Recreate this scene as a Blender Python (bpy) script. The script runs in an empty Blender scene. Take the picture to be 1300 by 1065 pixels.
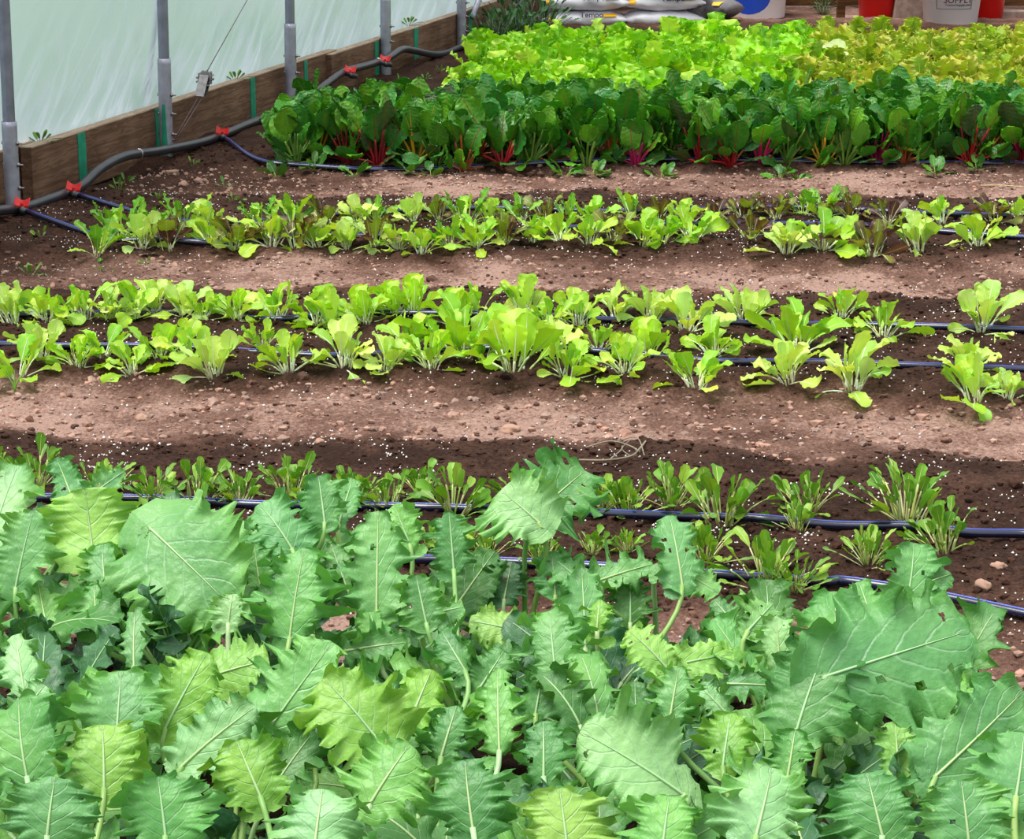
import bpy, math, random
import numpy as np
from mathutils import Vector, Matrix, noise

D = bpy.data
col = bpy.context.scene.collection
PI = math.pi
rng = random.Random(7)

# ------------------------------------------------------------------ camera model (only used to place things on the ground)
F_PX, CAM_H = 2900.0, 1.331
TH = math.atan(787 / F_PX)
CT, ST = math.cos(TH), math.sin(TH)
CAM = np.array([0, 0, CAM_H])
FWD, UPV, RGT = np.array([0, CT, -ST]), np.array([0, ST, CT]), np.array([1.0, 0, 0])


def ray(px, py):
    return (px - 650) / F_PX * RGT - (py - 487) / F_PX * UPV + FWD


def G(px, py, z=0.0):
    d = ray(px, py)
    return CAM + d * ((z - CAM_H) / d[2])


def ppm(p):
    return F_PX / float((np.array(p) - CAM) @ FWD)


def sst(a, b, x):
    t = min(1, max(0, (x - a) / (b - a)))
    return t * t * (3 - 2 * t)


# beds run across the house, nearly parallel; yr is the distance measured across them
def yr_of(x, y):
    k = np.interp(y, [3.2, 3.95, 5.3, 6.54, 7.65], [-0.2, -0.127, -0.091, -0.03, 0.02])
    return y - k * x


def bedness(x, y):
    yr = yr_of(x, y)
    b = 0.0
    w = 0.13 * noise.noise(Vector((x * 2.1, y * 1.6, 5))) + 0.07 * noise.noise(Vector((x * 9, y * 9, 2))) + .015 * noise.noise(Vector((x * 31, y * 31, 2)))
    yr = yr + w
    for a, c in ((0.1, 3.28), (3.52, 4.38), (4.86, 5.74), (6.2, 7.1), (7.68, 12.3)):
        b = max(b, sst(a - .12, a + .12, yr) * (1 - sst(c - .12, c + .12, yr)))
    return b


def gz(x, y):
    b = bedness(x, y)
    v = Vector((x, y, 0))
    z = 0.028 * b
    z += 0.016 * noise.noise(v * 4.0) + 0.009 * noise.noise(v * 11)
    z += 0.0065 * noise.noise(v * 27) * (0.6 + 0.7 * b)
    return z


def GG(px, py):
    z = 0.02
    for _ in range(4):
        p = G(px, py, z)
        z = gz(p[0], p[1])
    return np.array([p[0], p[1], z])


W0 = G(121, 234)
WD = ray(1560, -300); WD = WD / np.linalg.norm(WD); WD[2] = 0
WN = np.array([WD[1], -WD[0], 0])            # into the house
ZV = np.array([0, 0, 1.0])


def lean(z):
    return 0.012 * max(0.0, z - 0.1)


def WP(s, off, z):
    return W0 + WD * s + WN * off + ZV * z


def RP(px, py, off):
    """point on the upright plane parallel to the plastic wall"""
    d = ray(px, py)
    t = ((W0 + WN * off - CAM) @ WN) / (d @ WN)
    return CAM + d * t


def wall_off(x, y):
    return (np.array([x, y, 0]) - W0) @ WN


# ------------------------------------------------------------------ colours and materials
def lin(r, g, b):
    f = lambda c: (c / 255 / 12.92) if c / 255 <= 0.04045 else ((c / 255 + 0.055) / 1.055) ** 2.4
    return (f(r), f(g), f(b), 1.0)


def new_mat(name):
    m = D.materials.new(name); m.use_nodes = True
    nt = m.node_tree; nt.nodes.clear()
    out = nt.nodes.new('ShaderNodeOutputMaterial')
    return m, nt, out


def N(nt, kind, **kw):
    n = nt.nodes.new(kind)
    for k, v in kw.items():
        setattr(n, k, v)
    return n


def math_node(nt, op, a, b=None, c=None, clamp=False):
    n = N(nt, 'ShaderNodeMath', operation=op); n.use_clamp = clamp
    for i, v in enumerate((a, b, c)):
        if v is None: continue
        if isinstance(v, (int, float)): n.inputs[i].default_value = v
        else: nt.links.new(v, n.inputs[i])
    return n.outputs[0]


def mixc(nt, fac, a, b, blend='MIX'):
    n = N(nt, 'ShaderNodeMix', data_type='RGBA', blend_type=blend)
    for s, v in ((n.inputs[0], fac), (n.inputs[6], a), (n.inputs[7], b)):
        if isinstance(v, (int, float)): s.default_value = v
        elif isinstance(v, tuple): s.default_value = v
        else: nt.links.new(v, s)
    return n.outputs[2]


def leaf_mat(name, vein, nv=6, k=0.35, vs=0.6, rough=0.45, transl=0.25, bump=0.25, wrinkle=60, midw=0.05, spec=0.5):
    m, nt, out = new_mat(name)
    L = nt.links.new
    at = N(nt, 'ShaderNodeAttribute', attribute_name='col')
    uv = N(nt, 'ShaderNodeUVMap', uv_map='UVMap')
    sp = N(nt, 'ShaderNodeSeparateXYZ'); L(uv.outputs[0], sp.inputs[0])
    u = sp.outputs[0]
    av = math_node(nt, 'ABSOLUTE', math_node(nt, 'MULTIPLY_ADD', sp.outputs[1], 2, -1))
    tc = N(nt, 'ShaderNodeTexCoord')
    nz = N(nt, 'ShaderNodeTexNoise'); nz.inputs['Scale'].default_value = wrinkle; nz.inputs['Detail'].default_value = 3
    L(tc.outputs['Object'], nz.inputs['Vector'])
    mid = math_node(nt, 'SUBTRACT', 1, math_node(nt, 'DIVIDE', av, midw), clamp=True)
    ph = math_node(nt, 'MULTIPLY', math_node(nt, 'SUBTRACT', u, math_node(nt, 'MULTIPLY', math_node(nt, 'POWER', av, 1.15), k)), nv)
    ph = math_node(nt, 'ADD', ph, math_node(nt, 'MULTIPLY', math_node(nt, 'SUBTRACT', nz.outputs[0], .5), .25))
    dist = math_node(nt, 'PINGPONG', ph, 0.5)
    side = math_node(nt, 'SUBTRACT', 1, math_node(nt, 'DIVIDE', dist, 0.085), clamp=True)
    side = math_node(nt, 'MULTIPLY', side, math_node(nt, 'SUBTRACT', 1, math_node(nt, 'MULTIPLY', av, 0.85)), clamp=True)
    veins = math_node(nt, 'MAXIMUM', mid, math_node(nt, 'MULTIPLY', side, 0.65))
    fac = math_node(nt, 'MULTIPLY', veins, vs, clamp=True)
    nz2 = N(nt, 'ShaderNodeTexNoise'); nz2.inputs['Scale'].default_value = 14; nz2.inputs['Detail'].default_value = 2
    L(tc.outputs['Object'], nz2.inputs['Vector'])
    hv = N(nt, 'ShaderNodeHueSaturation')
    L(at.outputs['Color'], hv.inputs['Color'])
    L(math_node(nt, 'MULTIPLY_ADD', nz2.outputs[0], 0.7, 0.65), hv.inputs['Value'])
    L(math_node(nt, 'MULTIPLY_ADD', nz2.outputs[0], -0.05, 0.525), hv.inputs['Hue'])
    c = mixc(nt, fac, hv.outputs[0], vein)
    bp = N(nt, 'ShaderNodeBump'); bp.inputs['Strength'].default_value = bump; bp.inputs['Distance'].default_value = 0.004
    hgt = math_node(nt, 'SUBTRACT', nz.outputs[0], math_node(nt, 'MULTIPLY', veins, 0.6))
    L(hgt, bp.inputs['Height'])
    bs = N(nt, 'ShaderNodeBsdfPrincipled'); bs.inputs['Roughness'].default_value = rough
    bs.inputs['Specular IOR Level'].default_value = spec
    L(c, bs.inputs['Base Color']); L(bp.outputs[0], bs.inputs['Normal'])
    tr = N(nt, 'ShaderNodeBsdfTranslucent')
    tcol = mixc(nt, 1.0, c, (1.0, 1.0, 0.35, 1), 'MULTIPLY'); L(tcol, tr.inputs['Color']); L(bp.outputs[0], tr.inputs['Normal'])
    mx = N(nt, 'ShaderNodeMixShader'); mx.inputs[0].default_value = transl
    L(bs.outputs[0], mx.inputs[1]); L(tr.outputs[0], mx.inputs[2]); L(mx.outputs[0], out.inputs[0])
    return m


def flat_mat(name, c, rough=0.5, metal=0.0, var=0.15, scale=20, bump=0.0, c2=None, spec=0.5, use_attr=False):
    m, nt, out = new_mat(name)
    L = nt.links.new
    tc = N(nt, 'ShaderNodeTexCoord')
    nz = N(nt, 'ShaderNodeTexNoise'); nz.inputs['Scale'].default_value = scale; nz.inputs['Detail'].default_value = 5
    L(tc.outputs['Object'], nz.inputs['Vector'])
    if use_attr:
        at = N(nt, 'ShaderNodeAttribute', attribute_name='col'); cc = at.outputs['Color']
        cc2 = mixc(nt, 1.0, cc, (1 - var, 1 - var, 1 - var, 1), 'MULTIPLY')
    else:
        cc = c; cc2 = c2 if c2 else tuple(x * (1 - var) for x in c[:3]) + (1,)
    rp = N(nt, 'ShaderNodeValToRGB'); rp.color_ramp.elements[0].position = .35; rp.color_ramp.elements[1].position = .65
    L(nz.outputs[0], rp.inputs[0])
    c3 = mixc(nt, rp.outputs[0], cc, cc2)
    bs = N(nt, 'ShaderNodeBsdfPrincipled'); bs.inputs['Roughness'].default_value = rough; bs.inputs['Metallic'].default_value = metal
    bs.inputs['Specular IOR Level'].default_value = spec
    L(c3, bs.inputs['Base Color'])
    if bump:
        bp = N(nt, 'ShaderNodeBump'); bp.inputs['Strength'].default_value = bump; bp.inputs['Distance'].default_value = 0.003
        L(nz.outputs[0], bp.inputs['Height']); L(bp.outputs[0], bs.inputs['Normal'])
    L(bs.outputs[0], out.inputs[0])
    return m


def soil_mat():
    m, nt, out = new_mat('soil')
    L = nt.links.new
    tc = N(nt, 'ShaderNodeTexCoord')
    at = N(nt, 'ShaderNodeAttribute', attribute_name='dry')
    n1 = N(nt, 'ShaderNodeTexNoise'); n1.inputs['Scale'].default_value = 9; n1.inputs['Detail'].default_value = 8; n1.inputs['Roughness'].default_value = .65
    n2 = N(nt, 'ShaderNodeTexNoise'); n2.inputs['Scale'].default_value = 110; n2.inputs['Detail'].default_value = 5; n2.inputs['Roughness'].default_value = .7
    vo = N(nt, 'ShaderNodeTexVoronoi'); vo.inputs['Scale'].default_value = 95
    for n in (n1, n2, vo): L(tc.outputs['Object'], n.inputs['Vector'])
    d = math_node(nt, 'ADD', at.outputs['Fac'], math_node(nt, 'MULTIPLY', math_node(nt, 'SUBTRACT', n1.outputs[0], .5), 1.1))
    d = math_node(nt, 'ADD', d, math_node(nt, 'MULTIPLY', math_node(nt, 'SUBTRACT', n2.outputs[0], .5), .8), clamp=True)
    rp = N(nt, 'ShaderNodeValToRGB')
    e = rp.color_ramp.elements
    e[0].position = 0.0; e[0].color = lin(54, 36, 28)
    e[1].position = 0.95; e[1].color = lin(174, 141, 128)
    x = e.new(0.35); x.color = lin(88, 62, 51)
    x = e.new(0.68); x.color = lin(128, 97, 85)
    L(d, rp.inputs[0])
    sp = math_node(nt, 'MULTIPLY_ADD', n2.outputs[0], 1.1, .45)
    c = mixc(nt, 1.0, rp.outputs[0], sp, 'MULTIPLY')
    bs = N(nt, 'ShaderNodeBsdfPrincipled'); bs.inputs['Roughness'].default_value = .95; bs.inputs['Specular IOR Level'].default_value = .15
    L(c, bs.inputs['Base Color'])
    bp = N(nt, 'ShaderNodeBump'); bp.inputs['Strength'].default_value = .9; bp.inputs['Distance'].default_value = 0.012
    hh = math_node(nt, 'ADD', n2.outputs[0], math_node(nt, 'MULTIPLY', vo.outputs['Distance'], -.5))
    L(hh, bp.inputs['Height']); L(bp.outputs[0], bs.inputs['Normal'])
    L(bs.outputs[0], out.inputs[0])
    return m


def wood_mat(name, a, b, c):
    m, nt, out = new_mat(name)
    L = nt.links.new
    tc = N(nt, 'ShaderNodeTexCoord')
    mp = N(nt, 'ShaderNodeMapping'); mp.inputs['Scale'].default_value = (1.6, 8, 16)
    L(tc.outputs['Object'], mp.inputs[0])
    n0 = N(nt, 'ShaderNodeTexNoise'); n0.inputs['Scale'].default_value = 1.6; n0.inputs['Detail'].default_value = 2
    L(mp.outputs[0], n0.inputs['Vector'])
    w = math_node(nt, 'FRACT', math_node(nt, 'MULTIPLY', n0.outputs[0], 14))
    n1 = N(nt, 'ShaderNodeTexNoise'); n1.inputs['Scale'].default_value = 6; n1.inputs['Detail'].default_value = 8
    L(tc.outputs['Object'], n1.inputs['Vector'])
    rp = N(nt, 'ShaderNodeValToRGB'); e = rp.color_ramp.elements
    e[0].color = a; e[0].position = .2; e[1].color = c; e[1].position = .8
    x = e.new(.5); x.color = b
    L(n1.outputs[0], rp.inputs[0])
    cc = mixc(nt, math_node(nt, 'MULTIPLY', w, .5), rp.outputs[0], tuple(v * .45 for v in a[:3]) + (1,))
    bs = N(nt, 'ShaderNodeBsdfPrincipled'); bs.inputs['Roughness'].default_value = .85; bs.inputs['Specular IOR Level'].default_value = .2
    L(cc, bs.inputs['Base Color'])
    bp = N(nt, 'ShaderNodeBump'); bp.inputs['Strength'].default_value = .4; bp.inputs['Distance'].default_value = .003
    L(w, bp.inputs['Height']); L(bp.outputs[0], bs.inputs['Normal'])
    L(bs.outputs[0], out.inputs[0])
    return m


def film_mat():
    m, nt, out = new_mat('greenhouse_film')
    L = nt.links.new
    df = N(nt, 'ShaderNodeBsdfDiffuse'); df.inputs['Color'].default_value = lin(212, 222, 230)
    tl = N(nt, 'ShaderNodeBsdfTranslucent'); tl.inputs['Color'].default_value = lin(214, 226, 236)
    gl = N(nt, 'ShaderNodeBsdfGlossy'); gl.inputs['Roughness'].default_value = .22
    rf = N(nt, 'ShaderNodeBsdfRefraction'); rf.inputs['Roughness'].default_value = .45; rf.inputs['IOR'].default_value = 1.15
    rf.inputs['Color'].default_value = (.95, .98, .98, 1)
    a = N(nt, 'ShaderNodeMixShader'); a.inputs[0].default_value = .6; L(df.outputs[0], a.inputs[1]); L(tl.outputs[0], a.inputs[2])
    b = N(nt, 'ShaderNodeMixShader'); b.inputs[0].default_value = .42; L(a.outputs[0], b.inputs[1]); L(rf.outputs[0], b.inputs[2])
    # glints on the folds painted in as opacity: thin pale diagonal lines, stronger near the board
    uv = N(nt, 'ShaderNodeUVMap', uv_map='UVMap'); sp = N(nt, 'ShaderNodeSeparateXYZ'); L(uv.outputs[0], sp.inputs[0])
    dgn = math_node(nt, 'SUBTRACT', sp.outputs[0], math_node(nt, 'MULTIPLY', sp.outputs[1], 1.1))
    cb = N(nt, 'ShaderNodeCombineXYZ'); L(dgn, cb.inputs[0]); L(math_node(nt, 'MULTIPLY', sp.outputs[1], .35), cb.inputs[1])
    nzc = N(nt, 'ShaderNodeTexNoise'); nzc.inputs['Scale'].default_value = 9; nzc.inputs['Detail'].default_value = 3; L(cb.outputs[0], nzc.inputs['Vector'])
    ridge = math_node(nt, 'SUBTRACT', 1, math_node(nt, 'MULTIPLY', math_node(nt, 'ABSOLUTE', math_node(nt, 'SUBTRACT', nzc.outputs[0], .5)), 16), clamp=True)
    low = math_node(nt, 'MULTIPLY_ADD', sp.outputs[1], -1.9, 1.25, clamp=True)
    nzl = N(nt, 'ShaderNodeTexNoise'); nzl.inputs['Scale'].default_value = 1.6; L(uv.outputs[0], nzl.inputs['Vector'])
    blotch = math_node(nt, 'MULTIPLY', math_node(nt, 'SUBTRACT', nzl.outputs[0], .35), .5, clamp=True)  # random patches of higher opacity
    lowband = math_node(nt, 'MULTIPLY', math_node(nt, 'MULTIPLY_ADD', sp.outputs[1], -5.0, 1.75, clamp=True), .35)  # whiter and more opaque towards the bottom of the sheet
    opq = math_node(nt, 'ADD', math_node(nt, 'MULTIPLY', math_node(nt, 'MULTIPLY', ridge, low), .6), math_node(nt, 'ADD', blotch, lowband))
    L(math_node(nt, 'SUBTRACT', .72, opq, clamp=True), b.inputs[0])
    c = N(nt, 'ShaderNodeMixShader'); c.inputs[0].default_value = .08; L(b.outputs[0], c.inputs[1]); L(gl.outputs[0], c.inputs[2])
    L(c.outputs[0], out.inputs[0])
    return m


M = {
    'soil': soil_mat(),
    'film': film_mat(),
    'wood': wood_mat('weathered_board', lin(92, 66, 50), lin(126, 96, 76), lin(150, 120, 98)),
    'wood_top': wood_mat('pale_board_edge', lin(180, 155, 130), lin(200, 178, 155), lin(214, 196, 176)),
    'wood_dark': wood_mat('dark_board', lin(60, 38, 20), lin(92, 62, 34), lin(120, 84, 50)),
    'tape': flat_mat('green_strap', lin(20, 150, 115), .6, var=.3, scale=30),
    'steel': flat_mat('galvanised_steel', lin(150, 152, 172), .42, .65, .25, 25),
    'sleeve': flat_mat('dull_zinc_sleeve', lin(176, 176, 192), .5, .5, .25, 30),
    'bolt': flat_mat('bolt_steel', lin(165, 160, 160), .35, .9, .3, 60),
    'pipe': flat_mat('black_pipe', lin(52, 54, 62), .35, 0, .4, 30, spec=.7),
    'drip': flat_mat('blue_black_hose', lin(20, 26, 62), .22, 0, .3, 18, spec=.9),
    'stripe': flat_mat('blue_hose_stripe', lin(60, 90, 200), .3, 0, .2, 18, spec=.9),
    'red': flat_mat('red_plastic', lin(222, 20, 18), .35, 0, .12, 20),
    'redpail': flat_mat('red_pail_plastic', lin(225, 12, 10), .35, 0, .08, 8),
    'wpail': flat_mat('white_pail_plastic', lin(250, 249, 255), .4, 0, .05, 8),
    'bag': flat_mat('white_bag_plastic', lin(243, 242, 250), .38, 0, .14, 9, bump=.3),
    'bagdark': flat_mat('grey_bag_plastic', lin(110, 105, 108), .35, 0, .4, 12, bump=.3),
    'yellow': flat_mat('yellow_print', lin(245, 185, 20), .45, 0, .1, 12),
    'ink': flat_mat('dark_ink', lin(52, 42, 58), .6, 0, .1, 12),
    'maroon': flat_mat('maroon_ink', lin(92, 30, 62), .6, 0, .1, 12),
    'blue': flat_mat('blue_print', lin(25, 70, 185), .4, 0, .12, 12),
    'concrete': flat_mat('worn_concrete', lin(172, 150, 138), .9, 0, .35, 28, bump=.4, c2=lin(140, 118, 108)),
    'stone': flat_mat('pale_stone', lin(176, 140, 120), .9, 0, .3, 30, bump=.4),
    'perlite': flat_mat('perlite', lin(250, 246, 240), .8, 0, .08, 30),
    'clod': flat_mat('soil_clod', lin(110, 82, 70), .95, 0, .35, 60, bump=.5, use_attr=True, spec=.15),
    'lawn': flat_mat('lawn_green', lin(140, 152, 148), .95, 0, .5, .9, c2=lin(84, 120, 96), spec=.1),
    'dry': flat_mat('dry_stem', lin(150, 140, 118), .85, 0, .35, 30),
    'straw': flat_mat('straw', lin(222, 200, 150), .7, 0, .2, 30),
    'cable': flat_mat('steel_cable', lin(120, 100, 105), .4, .7, .3, 60),
    'stalk': flat_mat('plant_stalk', (1, 1, 1, 1), .42, 0, .12, 30, use_attr=True),
    'kale': leaf_mat('kale_leaf', lin(205, 232, 205), 4.5, .62, .5, .42, .20, .6, 90, .02),
    'lett': leaf_mat('lettuce_leaf', lin(222, 240, 165), 7, .45, .5, .42, .34, .35, 60, .09),
    'arug': leaf_mat('arugula_leaf', lin(190, 210, 120), 6, .4, .35, .42, .3, .2, 60, .05),
    'chard': leaf_mat('chard_leaf', lin(130, 175, 80), 6.5, .5, .45, .33, .2, .7, 55, .04, .5),
    'frill': leaf_mat('frilly_lettuce_leaf', lin(225, 230, 120), 6, .4, .25, .5, .35, .4, 60, .06),
    'weed': leaf_mat('weed_leaf', lin(130, 175, 110), 6, .4, .3, .45, .22, .3, 60, .05),
}


# ------------------------------------------------------------------ mesh builder
class MB:
    def __init__(self):
        self.v, self.f, self.uv, self.c, self.n = [], [], [], [], 0

    def add(self, verts, faces, uv=None, c=(1, 1, 1, 1)):
        verts = np.asarray(verts, float)
        k = len(verts)
        self.v.append(verts)
        self.f.extend([tuple(i + self.n for i in f) for f in faces])
        self.uv.append(np.asarray(uv, float) if uv is not None else np.zeros((k, 2)))
        cc = np.asarray(c, float)
        if cc.ndim == 1: cc = np.tile(cc, (k, 1))
        self.c.append(cc)
        self.n += k

    def build(self, name, mat, parent=None, smooth=True, origin=None):
        V = np.concatenate(self.v) if self.v else np.zeros((0, 3))
        if origin is not None: V = V - np.asarray(origin)
        me = D.meshes.new(name)
        me.from_pydata(V.tolist(), [], self.f)
        UV = np.concatenate(self.uv); C = np.concatenate(self.c)
        li = np.empty(len(me.loops), dtype=np.int32); me.loops.foreach_get('vertex_index', li)
        ul = me.uv_layers.new(name='UVMap'); ul.data.foreach_set('uv', UV[li].astype(np.float32).ravel())
        ca = me.color_attributes.new('col', 'FLOAT_COLOR', 'POINT'); ca.data.foreach_set('color', C.astype(np.float32).ravel())
        if smooth: me.polygons.foreach_set('use_smooth', [True] * len(me.polygons))
        me.materials.append(M[mat] if isinstance(mat, str) else mat)
        me.update()
        o = D.objects.new(name, me); col.objects.link(o)
        if parent is not None: o.parent = parent
        if origin is not None: o.location = Vector(origin)
        return o


def tube(mb, pts, rad, c=(1, 1, 1, 1), ns=8, cap=True, flat=1.0):
    P = np.asarray(pts, float); n = len(P)
    R = np.full(n, rad) if np.isscalar(rad) else np.asarray(rad)
    T = np.gradient(P, axis=0); T /= np.linalg.norm(T, axis=1)[:, None] + 1e-9
    up = np.array([0, 0, 1.0]) if abs(T[0][2]) < .9 else np.array([0, 1.0, 0])
    a = np.cross(T[0], up); a /= np.linalg.norm(a)
    V = []
    for i in range(n):
        a = a - T[i] * (a @ T[i]); a /= np.linalg.norm(a) + 1e-9
        b = np.cross(T[i], a)
        for j in range(ns):
            t = 2 * PI * j / ns
            V.append(P[i] + R[i] * (math.cos(t) * a + flat * math.sin(t) * b))
    Fc = [(i * ns + j, i * ns + (j + 1) % ns, (i + 1) * ns + (j + 1) % ns, (i + 1) * ns + j) for i in range(n - 1) for j in range(ns)]
    if cap:
        Fc.append(tuple(range(ns - 1, -1, -1))); Fc.append(tuple((n - 1) * ns + j for j in range(ns)))
    mb.add(V, Fc, None, c)


def bez(p0, p1, p2, p3, n=8):
    t = np.linspace(0, 1, n)[:, None]
    return (1 - t) ** 3 * p0 + 3 * (1 - t) ** 2 * t * p1 + 3 * (1 - t) * t * t * p2 + t ** 3 * p3


def smooth_path(pts, n=60):
    P = np.asarray(pts, float)
    P = np.vstack([2 * P[0] - P[1], P, 2 * P[-1] - P[-2]])
    out = []
    seg = len(P) - 3
    for i in range(seg):
        m = max(2, n // seg)
        for t in np.linspace(0, 1, m, endpoint=False):
            a, b, c, d = P[i:i + 4]
            out.append(.5 * (2 * b + (c - a) * t + (2 * a - 5 * b + 4 * c - d) * t * t + (3 * b - a - 3 * c + d) * t ** 3))
    out.append(P[-2])
    return np.array(out)


def nrm(v):
    v = np.asarray(v, float); return v / (np.linalg.norm(v) + 1e-12)


def box(mb, c, ax, ay, az, c4=(1, 1, 1, 1), bev=0.0):
    """box centred at c with half vectors ax, ay, az, edges chamfered"""
    c, ax, ay, az = map(np.asarray, (c, ax, ay, az))
    if bev <= 0:
        V = [c + sx * ax + sy * ay + sz * az for sx in (-1, 1) for sy in (-1, 1) for sz in (-1, 1)]
        mb.add(V, [(0, 1, 3, 2), (4, 6, 7, 5), (0, 4, 5, 1), (2, 3, 7, 6), (0, 2, 6, 4), (1, 5, 7, 3)], None, c4); return
    import bmesh
    bm = bmesh.new(); bmesh.ops.create_cube(bm, size=2)
    for v in bm.verts:
        v.co = Vector(c + v.co.x * ax + v.co.y * ay + v.co.z * az)
    bmesh.ops.bevel(bm, geom=bm.edges[:], offset=bev, segments=2, affect='EDGES', profile=.5)
    bm.verts.index_update()
    mb.add([tuple(v.co) for v in bm.verts], [tuple(v.index for v in f.verts) for f in bm.faces], None, c4)
    bm.free()


def lathe(mb, prof, c, ns=40, c4=(1, 1, 1, 1)):
    V = []; n = len(prof)
    for r, z in prof:
        for j in range(ns):
            t = 2 * PI * j / ns; V.append((c[0] + r * math.cos(t), c[1] + r * math.sin(t), c[2] + z))
    Fc = [(i * ns + j, i * ns + (j + 1) % ns, (i + 1) * ns + (j + 1) % ns, (i + 1) * ns + j) for i in range(n - 1) for j in range(ns)]
    mb.add(V, Fc, None, c4)


def rock(mb, c, r, seed, c4=(1, 1, 1, 1), sub=2, flat=.7):
    import bmesh
    bm = bmesh.new(); bmesh.ops.create_icosphere(bm, subdivisions=sub, radius=1)
    sd = Vector((seed * 3.7, seed * 1.3, seed))
    V = []
    for v in bm.verts:
        k = 1 + .55 * noise.noise(v.co * 1.3 + sd) + .15 * noise.noise(v.co * 4 + sd)
        V.append((c[0] + v.co.x * k * r[0], c[1] + v.co.y * k * r[1], c[2] + v.co.z * k * r[2]))
    mb.add(V, [tuple(v.index for v in f.verts) for f in bm.faces], None, c4)
    bm.free()


# ------------------------------------------------------------------ leaves
def prof_ovate(u): return np.sin(PI * np.clip(u, 0, 1) ** 0.75) ** 0.55
def prof_broad(u): return np.clip(1 - np.abs(2 * np.clip(u, 0, 1) ** 0.8 - 1) ** 2.5, 0, 1) ** 0.55
def prof_spat(u):
    a = 0.10 + 0.90 * (lambda t: t * t * (3 - 2 * t))(np.clip(u / .7, 0, 1))
    b = np.sqrt(np.clip(1 - (np.clip(u - .68, 0, 1) / .32) ** 2, 0, 1))
    return a * b
def prof_ell(u): return np.sqrt(np.clip(1 - (2 * u - 1) ** 2, 0, 1)) * (0.55 + .45 * u)


PROF = dict(ovate=prof_ovate, broad=prof_broad, spat=prof_spat, ell=prof_ell)


def n1(u, freq, rnd):
    """smooth random wave along the leaf"""
    k = int(freq) + 4; r = np.array([rnd.uniform(-1, 1) for _ in range(k + 2)])
    x = u * freq + 1; i = np.floor(x).astype(int); f = x - i; f = f * f * (3 - 2 * f)
    i = np.clip(i, 0, k); return r[i] * (1 - f) + r[np.clip(i + 1, 0, k + 1)] * f


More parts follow.
